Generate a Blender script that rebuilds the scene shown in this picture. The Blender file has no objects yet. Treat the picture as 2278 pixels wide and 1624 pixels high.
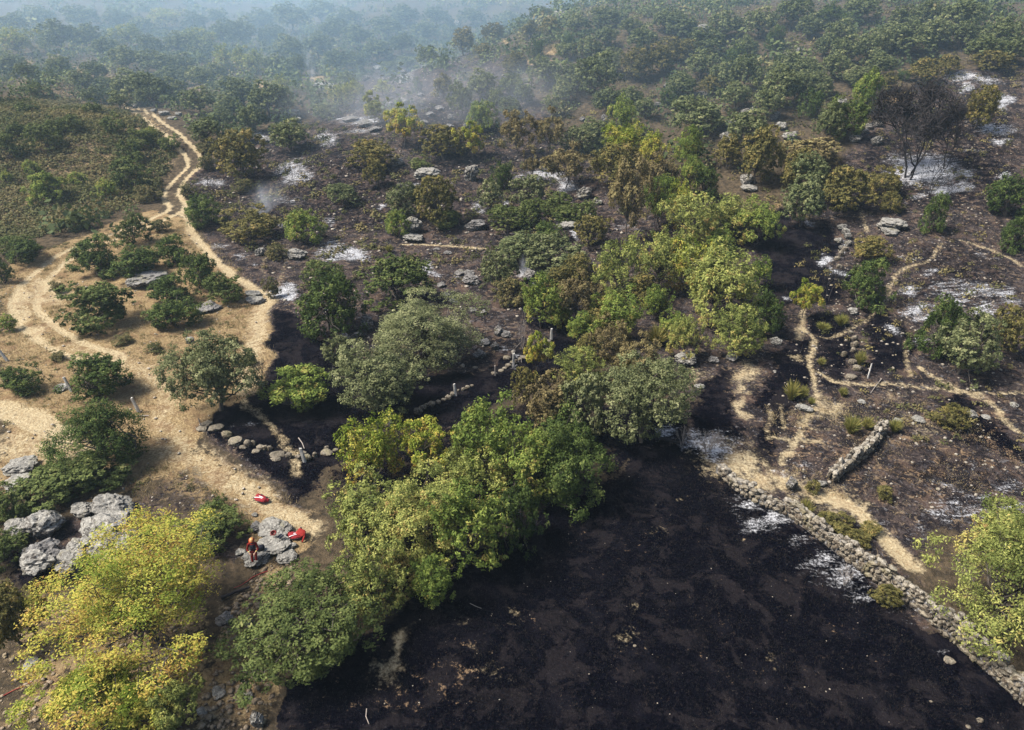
import bpy, bmesh, math, random
import numpy as np
from mathutils import Vector, noise as mnoise

# ------------------------------------------------------------------ camera, sky, sun, exposure
scene = bpy.context.scene
col = scene.collection
PITCH, CAM_H, FD = math.radians(29.0), 28.5, 1582.0      # FD: focal length in 2278-px-wide picture pixels
cam_data = bpy.data.cameras.new("camera")
cam_data.sensor_width = 36.0
cam_data.lens = FD / 2278.0 * 36.0
cam_data.clip_start, cam_data.clip_end = 0.5, 9000.0
cam = bpy.data.objects.new("camera", cam_data)
cam.location = (0, 0, CAM_H)
cam.rotation_euler = (math.pi / 2 - PITCH, 0, 0)
col.objects.link(cam)
scene.camera = cam

SUN_EL, SUN_AZ = math.radians(52), math.radians(-95)      # azimuth from +Y, negative = left of the view
world = bpy.data.worlds.new("World")
scene.world = world
world.use_nodes = True
wn = world.node_tree
bg = wn.nodes["Background"]
sky = wn.nodes.new("ShaderNodeTexSky")
sky.sky_type = 'NISHITA'
sky.sun_disc = False
sky.sun_elevation = SUN_EL
sky.sun_rotation = SUN_AZ
sky.dust_density = 3.0
sky.air_density = 1.0
wn.links.new(sky.outputs[0], bg.inputs[0])
bg.inputs[1].default_value = 0.095
sun_d = bpy.data.lights.new("sun", 'SUN')
sun_d.energy = 4.7
sun_d.angle = math.radians(16)
sun_d.color = (1.0, 0.96, 0.90)
sun = bpy.data.objects.new("sun", sun_d)
sv = Vector((math.sin(SUN_AZ) * math.cos(SUN_EL), math.cos(SUN_AZ) * math.cos(SUN_EL), math.sin(SUN_EL)))
sun.rotation_euler = (-sv).to_track_quat('-Z', 'Y').to_euler()
sun.location = (0, 0, 120)
col.objects.link(sun)
vs = scene.view_settings
vs.view_transform = 'Standard'
vs.look = 'None'
vs.exposure = 0.95
vs.gamma = 1.0
vs.use_curve_mapping = False
scene.cycles.use_denoising = True
scene.cycles.max_bounces = 6
scene.cycles.diffuse_bounces = 3
scene.cycles.transmission_bounces = 3
scene.cycles.volume_bounces = 1
scene.cycles.transparent_max_bounces = 4

rng = np.random.default_rng(7)
random.seed(7)

# ------------------------------------------------------------------ helpers
_tab = np.random.default_rng(3).random((256, 256))
def vnoise(x, y):
    x = np.asarray(x, float); y = np.asarray(y, float)
    xi = np.floor(x).astype(int); yi = np.floor(y).astype(int)
    fx = x - xi; fy = y - yi
    fx = fx * fx * (3 - 2 * fx); fy = fy * fy * (3 - 2 * fy)
    a = _tab[xi & 255, yi & 255]; b = _tab[(xi + 1) & 255, yi & 255]
    c = _tab[xi & 255, (yi + 1) & 255]; d = _tab[(xi + 1) & 255, (yi + 1) & 255]
    return (a * (1 - fx) + b * fx) * (1 - fy) + (c * (1 - fx) + d * fx) * fy
def sstep(a, b, x):
    t = np.clip((np.asarray(x, float) - a) / (b - a), 0, 1)
    return t * t * (3 - 2 * t)

def height(x, y):
    """Height of the land in metres: a flat field, a rocky hill to the right, far ridges."""
    x = np.asarray(x, float); y = np.asarray(y, float)
    r = np.hypot(x, y)
    ca, sa = math.cos(math.radians(25)), math.sin(math.radians(25))
    u = y * ca + x * sa
    v = x * ca - y * sa
    hill = 24.0 * sstep(62, 200, u) * sstep(-128, -52, v)                               # rocky hill on the right
    az = np.degrees(np.arctan2(x, y))
    back = 20.0 * sstep(150, 400, y) * (1 - .45 * np.exp(-((az + 17) / 5.5) ** 2) * sstep(600, 350, r))   # wooded slopes behind, with a saddle
    h = np.maximum(hill, back) + 1.5 * np.exp(-((hill - back) / 5.0) ** 2) * sstep(80, 200, r)
    h = h + 3.5 * sstep(84, 130, y) * sstep(-24, -72, x) * sstep(310, 190, y)          # scrub slope on the left
    h = h + 12.0 * sstep(500, 1100, r)
    far = sstep(48, 140, r)
    h = h + (vnoise(x / 26 + 5, y / 26 + 9) - 0.5) * 3.2 * far
    h = h + (vnoise(x / 9 + 31, y / 9 + 2) - 0.5) * (0.35 + 1.1 * far)
    h = h + (vnoise(x / 3.1 + 11, y / 3.1 + 7) - 0.5) * (0.12 + 0.35 * far)
    h = h - 0.5 * sstep(-7, 5, x) * sstep(43, 33, y)
    return h

cP, sP = math.cos(PITCH), math.sin(PITCH)
def pix_dir(px, py):
    """Ray for a picture pixel (2278 x 1624); a step of 1 along it is 1 m of depth."""
    cx, cy = (px - 1139.0) / FD, (812.0 - py) / FD
    return np.array([cx, cP + cy * sP, -sP + cy * cP])
_T = np.geomspace(12, 2500, 700)
def cast(px, py, lift=None):
    """First point on that ray whose height over the land is lift(depth) (0 by default)."""
    d = pix_dir(px, py)
    def F(t):
        f = CAM_H + d[2] * t - height(d[0] * t, d[1] * t)
        return f - (lift * t if lift is not None else 0)
    f = F(_T)
    k = np.argmax(f <= 0)
    if f[k] > 0:
        k = len(_T) - 1
    lo, hi = _T[max(k - 1, 0)], _T[k]
    for _ in range(14):
        m = 0.5 * (lo + hi)
        if F(np.array([m]))[0] > 0: lo = m
        else: hi = m
    return d * hi, hi
def ground(px, py):
    p, t = cast(px, py)
    return Vector((p[0], p[1], float(height(p[0], p[1])))), t
TX, TY = (0, 750.9, 1499.5), (0, 534.0, 1067.9)
def tile(k, x, y):
    """Pixels read off the nine enlarged tiles of the photograph -> picture pixels."""
    k -= 1
    return x * 0.3425 + TX[k % 3], y * 0.3425 + TY[k // 3]
def on_ground(x, y, dz=0.0):
    return Vector((x, y, float(height(x, y)) + dz))

def raw_mesh(name, verts, faces_n, nside, mats=(), tint=None, smooth=False, matidx=None):
    """Mesh from numpy arrays; every face has nside corners."""
    me = bpy.data.meshes.new(name)
    verts = np.asarray(verts, np.float32); faces_n = np.asarray(faces_n, np.int32)
    nf = len(faces_n)
    me.vertices.add(len(verts)); me.vertices.foreach_set("co", verts.ravel())
    me.loops.add(nf * nside); me.loops.foreach_set("vertex_index", faces_n.ravel())
    me.polygons.add(nf)
    me.polygons.foreach_set("loop_start", np.arange(0, nf * nside, nside, dtype=np.int32))
    if smooth: me.polygons.foreach_set("use_smooth", np.ones(nf, bool))
    for m in mats: me.materials.append(m)
    if matidx is not None: me.polygons.foreach_set("material_index", np.asarray(matidx, np.int32))
    if tint is not None:
        a = me.attributes.new("tint", 'FLOAT', 'POINT'); a.data.foreach_set("value", np.asarray(tint, np.float32))
    me.update(calc_edges=True)
    return me
def link(name, data, parent=None, loc=None, rot=None, scale=None):
    o = bpy.data.objects.new(name, data)
    col.objects.link(o)
    if parent is not None: o.parent = parent
    if loc is not None: o.location = loc
    if rot is not None: o.rotation_euler = rot
    if scale is not None: o.scale = scale
    return o
def tag(o, label=None, cat=None, group=None, kind=None):
    if label: o["label"] = label
    if cat: o["category"] = cat
    if group: o["group"] = group
    if kind: o["kind"] = kind
    return o

# ------------------------------------------------------------------ materials
class NT:
    def __init__(s, name):
        s.m = bpy.data.materials.new(name); s.m.use_nodes = True
        s.t = s.m.node_tree; s.t.nodes.clear()
        s.out = s.t.nodes.new("ShaderNodeOutputMaterial")
    def n(s, typ, **kw):
        nd = s.t.nodes.new(typ)
        for k, v in kw.items(): setattr(nd, k, v)
        return nd
    def put(s, sock, v):
        if hasattr(v, "is_output"): s.t.links.new(v, sock)
        elif isinstance(v, tuple) and len(v) == 3 and sock.type == 'RGBA': sock.default_value = (*v, 1)
        else: sock.default_value = v
    def math(s, op, a, b=0.0, clamp=False):
        nd = s.n("ShaderNodeMath", operation=op, use_clamp=clamp); s.put(nd.inputs[0], a); s.put(nd.inputs[1], b); return nd.outputs[0]
    def mix(s, f, a, b, mode='MIX'):
        nd = s.n("ShaderNodeMix", data_type='RGBA', blend_type=mode)
        s.put(nd.inputs[0], f); s.put(nd.inputs[6], a); s.put(nd.inputs[7], b); return nd.outputs[2]
    def pos(s, obj=False):
        return s.n("ShaderNodeTexCoord").outputs["Object"] if obj else s.n("ShaderNodeNewGeometry").outputs["Position"]
    def noise(s, vec, scale, detail=3.0, rough=0.55, dist=0.0):
        nd = s.n("ShaderNodeTexNoise"); s.put(nd.inputs["Vector"], vec)
        nd.inputs["Scale"].default_value = scale; nd.inputs["Detail"].default_value = detail
        nd.inputs["Roughness"].default_value = rough; nd.inputs["Distortion"].default_value = dist
        return nd.outputs[0]
    def ramp(s, f, stops):
        nd = s.n("ShaderNodeValToRGB"); s.put(nd.inputs[0], f)
        e = nd.color_ramp.elements
        while len(e) < len(stops): e.new(0.5)
        for el, (p, c) in zip(e, stops):
            el.position = p; el.color = (*c, 1) if len(c) == 3 else c
        return nd.outputs[0]
    def step(s, v, a, b):
        nd = s.n("ShaderNodeMapRange", interpolation_type='SMOOTHSTEP'); s.put(nd.inputs[0], v)
        nd.inputs[1].default_value = a; nd.inputs[2].default_value = b; return nd.outputs[0]
    def attr(s, name):
        return s.n("ShaderNodeAttribute", attribute_name=name).outputs["Fac"]
    def bsdf(s, colr, rough=0.9, spec=0.2, normal=None):
        p = s.n("ShaderNodeBsdfPrincipled"); s.put(p.inputs["Base Color"], colr); s.put(p.inputs["Roughness"], rough)
        p.inputs["Specular IOR Level"].default_value = spec
        if normal is not None: s.put(p.inputs["Normal"], normal)
        return p.outputs[0]
    def bump(s, h, strength=0.5, dist=0.1):
        b = s.n("ShaderNodeBump"); b.inputs["Strength"].default_value = strength; b.inputs["Distance"].default_value = dist
        s.put(b.inputs["Height"], h); return b.outputs[0]
    def surf(s, sh):
        s.t.links.new(sh, s.out.inputs[0]); return s.m

def leaf_mat(name, stops, trans=0.2, vary=0.12):
    q = NT(name)
    f = q.attr("tint")
    info = q.n("ShaderNodeObjectInfo").outputs["Random"]
    f = q.math('ADD', f, q.math('MULTIPLY', q.math('SUBTRACT', info, 0.5), vary * 2))
    c = q.ramp(f, [(p, (min(.6, x * 1.28), min(.6, y * 1.25), z * 1.0)) for p, (x, y, z) in stops])
    d = q.bsdf(c, 0.75, 0.06)
    t = q.n("ShaderNodeBsdfTranslucent"); q.put(t.inputs[0], q.mix(1.0, c, (1.0, 1.0, 0.7), 'MULTIPLY'))
    mx = q.n("ShaderNodeMixShader"); mx.inputs[0].default_value = trans
    q.t.links.new(d, mx.inputs[1]); q.t.links.new(t.outputs[0], mx.inputs[2])
    return q.surf(mx.outputs[0])

LM = {
 'holm':  leaf_mat("holm_oak_leaves", [(0.0, (.032, .044, .022)), (.45, (.080, .096, .050)), (.8, (.145, .160, .088)), (1, (.22, .22, .125))]),
 'dark':  leaf_mat("dark_evergreen_leaves", [(0.0, (.022, .032, .012)), (.45, (.056, .074, .027)), (.8, (.105, .125, .048)), (1, (.17, .17, .08))]),
 'grey':  leaf_mat("grey_green_oak_leaves", [(0.0, (.036, .046, .024)), (.45, (.088, .100, .054)), (.75, (.16, .17, .10)), (1, (.24, .24, .15))]),
 'juni':  leaf_mat("juniper_foliage", [(0.0, (.015, .025, .009)), (.45, (.038, .058, .019)), (.8, (.078, .104, .034)), (1, (.135, .155, .056))]),
 'green': leaf_mat("fresh_green_leaves", [(0.0, (.034, .054, .014)), (.42, (.092, .128, .034)), (.7, (.175, .21, .058)), (.87, (.25, .235, .075)), (1, (.15, .10, .045))], .24),
 'ash':   leaf_mat("pale_green_leaves", [(0.0, (.052, .068, .022)), (.40, (.145, .165, .056)), (.68, (.265, .275, .098)), (.85, (.31, .265, .105)), (1, (.19, .125, .058))], .24),
 'yel':   leaf_mat("yellow_autumn_leaves", [(0.0, (.070, .100, .014)), (.34, (.165, .195, .040)), (.62, (.325, .295, .070)), (.85, (.29, .20, .060)), (1, (.16, .09, .030))], .24),
 'olive': leaf_mat("olive_brown_leaves", [(0.0, (.040, .040, .018)), (.5, (.095, .088, .036)), (.8, (.16, .135, .055)), (1, (.23, .17, .075))]),
 'scorch':leaf_mat("scorched_brown_leaves", [(0.0, (.048, .040, .026)), (.4, (.108, .086, .050)), (.75, (.185, .155, .085)), (1, (.27, .24, .13))]),
 'scrub': leaf_mat("heath_scrub_foliage", [(0.0, (.036, .040, .018)), (.4, (.080, .084, .040)), (.7, (.112, .090, .052)), (1, (.18, .155, .075))]),
 'broom': leaf_mat("broom_stems", [(0.0, (.07, .085, .03)), (.5, (.17, .17, .06)), (1, (.32, .26, .11))]),
 'straw': leaf_mat("dry_grass_blades", [(0.0, (.14, .105, .07)), (.5, (.24, .19, .13)), (1, (.36, .30, .22))]),
 'far':   leaf_mat("far_woodland_foliage", [(0.0, (.036, .050, .026)), (.35, (.078, .098, .050)), (.6, (.12, .135, .064)), (.8, (.125, .102, .066)), (1, (.20, .21, .095))]),
}
def bark_mat(name, a, b):
    q = NT(name); p = q.pos(True)
    nz = q.noise(p, 9, 4, .6)
    return q.surf(q.bsdf(q.mix(nz, a, b), .9, .15, q.bump(nz, .5, .03)))
M_BARK = bark_mat("grey_bark", (.035, .028, .023), (.13, .11, .09))
M_CHAR = bark_mat("charred_bark", (.008, .008, .009), (.045, .038, .036))
M_DEAD = bark_mat("dead_pale_wood", (.16, .13, .11), (.34, .30, .26))

def stone_mat(name, dark, mid, pale, soot=(.02, .017, .016), soot_amt=.60):
    q = NT(name); p = q.pos()
    a = q.noise(p, 2.2, 6, .62); b = q.noise(p, 9, 5, .65); c = q.noise(p, .8, 4, .6, .4)
    info = q.n("ShaderNodeObjectInfo").outputs["Random"]
    base = q.mix(q.step(a, .35, .65), dark, mid)
    base = q.mix(q.math('MULTIPLY', q.step(b, .47, .62), .85), base, pale)
    base = q.mix(q.math('MULTIPLY', q.step(q.noise(p, 15, 4, .75), .55, .64), .7), base, soot)
    base = q.mix(q.math('MULTIPLY', q.step(q.noise(p, 5, 5, .7, .6), soot_amt - .06, soot_amt + .05), .85), base, soot)
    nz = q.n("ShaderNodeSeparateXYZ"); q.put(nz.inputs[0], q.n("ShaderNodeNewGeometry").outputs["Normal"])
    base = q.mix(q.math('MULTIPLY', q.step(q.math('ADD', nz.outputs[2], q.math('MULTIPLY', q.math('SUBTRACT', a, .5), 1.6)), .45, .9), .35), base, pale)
    base = q.mix(q.math('MULTIPLY', q.step(c, .55, .7), .35), base, (.20, .18, .08))
    base = q.mix(.35, base, q.ramp(info, [(0, (.55, .5, .44)), (1, (1.1, 1.05, 1.0))]), 'MULTIPLY')
    return q.surf(q.bsdf(base, .92, .15, q.bump(q.math('ADD', a, q.math('MULTIPLY', b, .6)), .9, .12)))
M_GRAN = stone_mat("lichened_granite", (.080, .070, .060), (.185, .172, .150), (.39, .38, .34), soot_amt=.53)
M_WALL = stone_mat("wall_granite", (.060, .045, .032), (.145, .115, .080), (.29, .26, .20), soot_amt=.55)
M_COPE = stone_mat("coping_granite", (.11, .09, .068), (.225, .195, .15), (.39, .36, .30), soot_amt=.56)
M_SOOT = stone_mat("smoked_granite", (.045, .04, .037), (.125, .115, .105), (.32, .31, .295), soot_amt=.52)
def flat_mat(name, c, rough=.7, spec=.3, var=.25, sc=30):
    q = NT(name); nz = q.noise(q.pos(True), sc, 3)
    d = tuple(x * (1 - var) for x in c)
    return q.surf(q.bsdf(q.mix(nz, d, tuple(min(1, x * (1 + var)) for x in c)), rough, spec, q.bump(nz, .25, .01)))

# ------------------------------------------------------------------ the land: one sheet to the horizon
# every patch is traced on the photograph, cast on to the land and measured there in metres
def gpts(pts, t=None):
    return np.array([ground(*(tile(t, *p) if t else p))[0][:2] for p in pts])

def ring_grid():
    ang = np.concatenate([np.linspace(-180, -48, 24)[:-1], np.linspace(-48, 48, 410), np.linspace(48, 180, 24)[1:]])
    rad = np.concatenate([[0.5, 4, 8], np.geomspace(11, 75, 240), np.geomspace(75, 152, 210)[1:], np.geomspace(152, 6000, 60)[1:]])
    A, R = np.meshgrid(np.radians(ang), rad)
    return (R * np.sin(A)), (R * np.cos(A)), len(rad), len(ang)
GX, GY, NR, NA = ring_grid()
gx, gy = GX.ravel(), GY.ravel()
wx = gx + (vnoise(gx / 2.3 + 3, gy / 2.3) - .5) * 1.7 + (vnoise(gx / .8, gy / .8 + 9) - .5) * .7       # ragged edges
wy = gy + (vnoise(gx / 2.3 + 40, gy / 2.3 + 8) - .5) * 1.7 + (vnoise(gx / .8 + 21, gy / .8) - .5) * .7
masks = {k: np.zeros(len(gx)) for k in ("straw", "path", "black", "brown", "ash", "fleck")}

def seg_dist(P, x, y, closed):
    n = len(P); best = np.full(len(x), 1e9)
    for i in range(n if closed else n - 1):
        a = P[i]; b = P[(i + 1) % n]; ab = b - a; L = max(ab @ ab, 1e-9)
        t = np.clip(((x - a[0]) * ab[0] + (y - a[1]) * ab[1]) / L, 0, 1)
        best = np.minimum(best, np.hypot(x - a[0] - t * ab[0], y - a[1] - t * ab[1]))
    return best
def inside(P, x, y):
    r = np.zeros(len(x), bool); n = len(P)
    for i in range(n):
        x1, y1 = P[i]; x2, y2 = P[(i + 1) % n]
        if y1 == y2: continue
        c = ((y1 > y) != (y2 > y)) & (x < (x2 - x1) * (y - y1) / (y2 - y1) + x1)
        r ^= c
    return r
def box(P, pad):
    lo, hi = P.min(0) - pad, P.max(0) + pad
    return np.where((gx > lo[0]) & (gx < hi[0]) & (gy > lo[1]) & (gy < hi[1]))[0]
def poly(k, pts, v=1.0, soft=1.2, t=None, sub=False):
    P = gpts(pts, t); i = box(P, soft + 2)
    d = seg_dist(P, wx[i], wy[i], True); d = np.where(inside(P, wx[i], wy[i]), -d, d)
    w = v * sstep(soft, -soft, d)
    masks[k][i] = masks[k][i] * (1 - w) if sub else np.maximum(masks[k][i], w)
def line(k, pts, wid, v=1.0, soft=.5, t=None, sub=False, ruts=0.0):
    P = gpts(pts, t)
    Q = [P[0]]                                       # Catmull-Rom so that tracks bend smoothly
    for i in range(len(P) - 1):
        p0, p1, p2, p3 = P[max(i - 1, 0)], P[i], P[i + 1], P[min(i + 2, len(P) - 1)]
        for s in np.linspace(0, 1, 6)[1:]:
            Q.append(.5 * (2 * p1 + (p2 - p0) * s + (2 * p0 - 5 * p1 + 4 * p2 - p3) * s * s + (3 * p1 - p0 - 3 * p2 + p3) * s ** 3))
    P = np.array(Q); i = box(P, wid + soft + 2)
    f = .0 if ruts else .35
    d = seg_dist(P, gx[i] + (wx[i] - gx[i]) * f, gy[i] + (wy[i] - gy[i]) * f, False)
    if ruts:
        w = v * sstep(.42 + soft * .4, .15, np.abs(d - ruts)); 
    else:
        w = v * sstep(wid / 2 + soft, max(wid / 2 - soft, 0), d)
    masks[k][i] = masks[k][i] * (1 - w) if sub else np.maximum(masks[k][i], w)
def spot(k, t, x, y, w, h, v=1.0):
    """An irregular patch with the given extent on a tile."""
    n = 12; r = random.Random(int(x * 7 + y))
    poly(k, [(x + w / 2 * math.cos(a) * r.uniform(.7, 1.1), y + h / 2 * math.sin(a) * r.uniform(.7, 1.1)) for a in [2 * math.pi * i / n for i in range(n)]],
         v, soft=max(.6, w * .009), t=t)

# dry, unburnt ground
poly("straw", [(0, 590), (150, 540), (240, 500), (330, 470), (410, 480), (470, 560), (600, 650), (610, 700), (600, 770), (560, 890), (450, 940), (440, 1010), (560, 1040), (650, 1090), (700, 1130), (680, 1210), (600, 1220), (540, 1170), (430, 1120), (330, 1070), (200, 1110), (0, 1100)], 1, 1.5)
poly("straw", [(0, 480), (120, 470), (260, 440), (380, 400), (430, 330), (380, 260), (300, 230), (250, 260), (150, 330), (0, 380)], .48, 4)
poly("straw", [(0, 180), (300, 150), (600, 170), (620, 250), (300, 240), (0, 300)], .42, 6)
poly("straw", [(430, 1624), (470, 1500), (520, 1400), (560, 1300), (600, 1230), (660, 1240), (640, 1330), (580, 1440), (600, 1540), (560, 1624)], .75, 1)
poly("straw", [(0, 1330), (120, 1300), (480, 1340), (500, 1500), (430, 1624), (0, 1624)], .55, 1.2)
poly("straw", [(1500, 700), (1620, 650), (1730, 700), (1690, 790), (1560, 800), (1520, 870), (1440, 860), (1430, 760)], .85, 1.5)
for a in ((990, 390, 120, 50), (1000, 530, 110, 45), (1290, 720, 130, 40), (1410, 320, 90, 80), (1080, 270, 100, 40), (1300, 400, 260, 60)):
    spot("straw", 2, *a, .8)
for a in ((180, 380, 60, 25), (350, 370, 60, 30), (525, 367, 110, 28), (530, 462, 90, 22), (1720, 560, 200, 80), (2180, 460, 60, 40), (2060, 500, 90, 40)):
    spot("straw", 1, *a, 1)
for a in ((1400, 660, 120, 90), (1640, 440, 60, 50), (2030, 250, 60, 60), (1780, 1520, 500, 90), (640, 1370, 110, 130)):
    spot("straw", 3, *a, .75)
# scorched soil
poly("brown", [(410, 400), (500, 330), (600, 290), (760, 240), (830, 150), (1000, 110), (1200, 220), (1290, 330), (1400, 420), (1700, 480), (1800, 450), (1900, 300), (2050, 180), (2278, 140), (2400, 400), (2400, 1300), (2100, 1180), (2020, 1260), (2090, 1440), (2278, 1600), (2400, 1700), (2400, 1900), (600, 1700), (620, 1520), (880, 1370), (1010, 1260), (1330, 1060), (1400, 1000), (1540, 880), (1440, 860), (1330, 700), (1330, 800), (1010, 960), (760, 1010), (720, 1090), (690, 1100), (470, 1000), (440, 950), (560, 880), (600, 760), (590, 670), (470, 570)], .9, 1.5)
poly("brown", [(330, 1060), (430, 1020), (500, 1060), (560, 1100), (560, 1140), (420, 1170), (300, 1160)], .52, 1.5)
poly("brown", [(440, 985), (620, 1055), (720, 1090), (700, 1160), (640, 1110), (560, 1060), (480, 1030)], .62, 1.2)
poly("brown", [(130, 1150), (330, 1100), (420, 1180), (560, 1190), (540, 1260), (360, 1250), (280, 1270), (120, 1290), (0, 1300), (0, 1200)], .8, 1)
poly("brown", [(0, 1040), (120, 1090), (330, 1010), (340, 1060), (200, 1130), (0, 1130)], .45, 1.5)
poly("brown", [(590, 560), (700, 560), (1060, 560), (1080, 640), (1000, 700), (700, 720)], .7, 2)
# charcoal-black ground
poly("black", [(610, 1700), (600, 1600), (620, 1520), (740, 1480), (880, 1360), (1010, 1260), (1140, 1190), (1250, 1130), (1330, 1060), (1400, 1010), (1545, 990), (1600, 1040), (1720, 1128), (1825, 1205), (2005, 1350), (2150, 1445), (2360, 1625), (2300, 1800), (610, 1800)], 1, .8)
poly("black", [(610, 690), (660, 690), (700, 750), (770, 800), (900, 850), (1060, 830), (1230, 740), (1330, 700), (1310, 800), (1150, 880), (1010, 950), (850, 960), (760, 1010), (720, 1090), (690, 1100), (600, 1040), (480, 985), (440, 950), (470, 930), (560, 880), (600, 790)], .93, .9)
for P in ([(1520, 890), (1600, 805), (1640, 840), (1655, 990), (1560, 975)], [(1680, 850), (1740, 745), (1835, 750), (1810, 860), (1780, 890), (1740, 1060), (1670, 1000), (1685, 930)], [(1690, 520), (1840, 495), (1880, 560), (1800, 650), (1750, 690), (1680, 640)], [(1910, 690), (2010, 690), (2030, 800), (1910, 850)], [(0, 1235), (180, 1225), (340, 1205), (290, 1260), (150, 1300), (0, 1320)], [(1740, 560), (1900, 600), (1880, 680), (1760, 680)], [(1330, 900), (1530, 880), (1540, 980), (1330, 1050)], [(1500, 470), (1760, 460), (1800, 530), (1600, 560)], [(1140, 620), (1330, 640), (1340, 740), (1180, 740)], [(2110, 850), (2278, 960), (2278, 1040), (2100, 960)], [(1790, 700), (1880, 700), (1890, 850), (1830, 860)]):
    poly("black", P, .8, 1.5)
for P in ([(1990, 950), (2278, 1010), (2278, 1130), (2050, 1120), (1900, 1080)], [(420, 400), (600, 300), (800, 300), (1000, 420), (900, 520), (600, 520), (430, 470)], [(1900, 300), (2278, 200), (2278, 480), (1850, 480)], [(860, 230), (1050, 200), (1200, 400), (950, 400)], [(980, 420), (1300, 420), (1420, 520), (1100, 600)], [(1990, 520), (2278, 560), (2278, 700), (1990, 680)]):
    poly("black", P, .5, 3)
poly("black", [(760, 1010), (900, 960), (1150, 900), (1330, 820), (1400, 1000), (1330, 1060), (1010, 1260), (880, 1360), (760, 1290), (730, 1100)], .66, 2)
# tracks and bare pale earth
TR = [(290, 236), (335, 262), (372, 290), (402, 318), (428, 345), (432, 368), (400, 400), (380, 432), (395, 462), (340, 492), (262, 522), (150, 568), (85, 620), (55, 672), (72, 715), (150, 768), (240, 798)]
line("path", TR, 2.6, .18, 1.0)
line("path", TR, 3.0, .9, .45, ruts=1.05)
line("path", [(410, 430), (412, 480), (425, 520)], 1.0, .7, .5)
line("path", [(150, 768), (250, 800), (330, 822), (375, 872), (362, 930), (385, 985)], 2.6, .44, 1.3)
line("path", [(375, 985), (455, 1030), (530, 1072), (590, 1112)], 3.0, .48, 1.4)
line("path", [(530, 1072), (590, 1112), (640, 1142), (692, 1176)], 1.5, .72, .9)
line("path", [(0, 898), (60, 922), (160, 962)], 1.6, .95, .8)
line("path", [(-10, 925), (60, 948), (150, 985)], .8, .95, .5)
line("path", [(-10, 985), (80, 1000), (180, 1000)], 3.4, .55, 1.2)
line("path", [(425, 505), (448, 548), (490, 590), (545, 632), (590, 655)], 1.0, .85, .7)
line("path", [(595, 662), (578, 700), (566, 760), (545, 810), (548, 870)], 2.0, .62, 1.2)
line("path", [(590, 555), (586, 600), (588, 650)], .6, .42, .4)
line("path", [(640, 545), (634, 600), (612, 640)], .6, .38, .4)
line("path", [(540, 890), (590, 940), (650, 1000), (662, 1020), (663, 1060)], .6, .55, .5)
line("path", [(520, 410), (530, 450), (540, 462)], .6, .4, .5)
for t, x, y, w, h, v in ((4, 340, 330, 240, 200, .8), (4, 140, 430, 150, 260, .75), (4, 230, 620, 200, 90, .9), (4, 1000, 880, 200, 180, .62), (4, 1640, 390, 200, 40, .9),
                         (7, 1700, 80, 230, 220, .75), (6, 450, 860, 170, 140, .75), (6, 480, 980, 120, 80, .7), (6, 460, 1090, 60, 170, .8), (6, 400, 1450, 400, 210, .95), (6, 520, 1560, 200, 170, .95), (6, 730, 1540, 220, 130, .95),
                         (6, 830, 560, 60, 170, .8), (6, 820, 770, 100, 60, .7), (6, 1000, 1110, 260, 110, .75), (6, 930, 1010, 110, 110, .7), (6, 1440, 1020, 200, 70, .55), (6, 1480, 1140, 200, 60, .6), (6, 1640, 1240, 240, 70, .6), (6, 880, 1170, 90, 90, .6),
                         (9, 1010, 130, 260, 130, .85), (9, 1220, 130, 160, 60, .65), (9, 850, 40, 110, 120, .9), (6, 150, 900, 200, 130, .55), (6, 480, 680, 300, 140, .4),
                         (7, 1600, 720, 220, 60, .6), (7, 1560, 820, 200, 140, .5), (7, 1400, 1580, 200, 120, .7), (7, 1420, 1240, 200, 100, .4), (8, 430, 1100, 80, 240, .9), (8, 360, 1220, 180, 70, .9), (8, 1110, 910, 120, 70, .45), (8, 760, 900, 120, 60, .5), (8, 1980, 840, 60, 60, .6), (8, 1860, 960, 110, 30, .6), (8, 2100, 310, 110, 40, .55), (9, 740, 1190, 120, 60, .6), (9, 500, 335, 60, 30, .5), (9, 110, 125, 70, 30, .5), (8, 940, 1250, 170, 90, .45), (8, 850, 1130, 110, 50, .5)):
    spot("path", t, x, y, w, h, v)
line("path", [(910, 90), (1040, 120), (1200, 210), (1310, 310), (1420, 420), (1540, 540)], .8, .9, .8, t=9)
for P, w, v in (([(850, 430), (840, 560), (900, 620), (905, 700), (880, 790), (890, 870), (915, 960), (930, 1060), (880, 1160), (830, 1260), (770, 1350), (720, 1440)], .45, .62), ([(900, 620), (1040, 620), (1170, 560), (1290, 490), (1370, 400), (1410, 300), (1470, 200), (1640, 130), (1740, 20)],   .4, .55),
                ([(930, 860), (1060, 910), (1200, 930), (1400, 935), (1640, 950), (1850, 985), (2274, 990)], .35, .66), ([(1480, 640), (1500, 800), (1520, 880)], .4, .5), ([(1590, 820), (1680, 890), (1800, 950), (2050, 1060), (2180, 1180), (2270, 1250)], .5, .65),
                ([(700, 1060), (710, 1220)], .4, .45), ([(620, 1080), (610, 1240)], .4, .45), ([(620, 1275), (780, 1295), (960, 1300)], .4, .6), ([(1860, 0), (2060, 60), (2274, 170)], .6, .55), ([(870, 1215), (1000, 1230)], .4, .5)):
    line("path", P, w, v, .4, t=6)
line("path", [(420, 1590), (640, 1590), (960, 1615)], .6, .6, .4, t=2)
line("path", [(1220, 1370), (1250, 1500)], .6, .5, .4, t=3)
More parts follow.
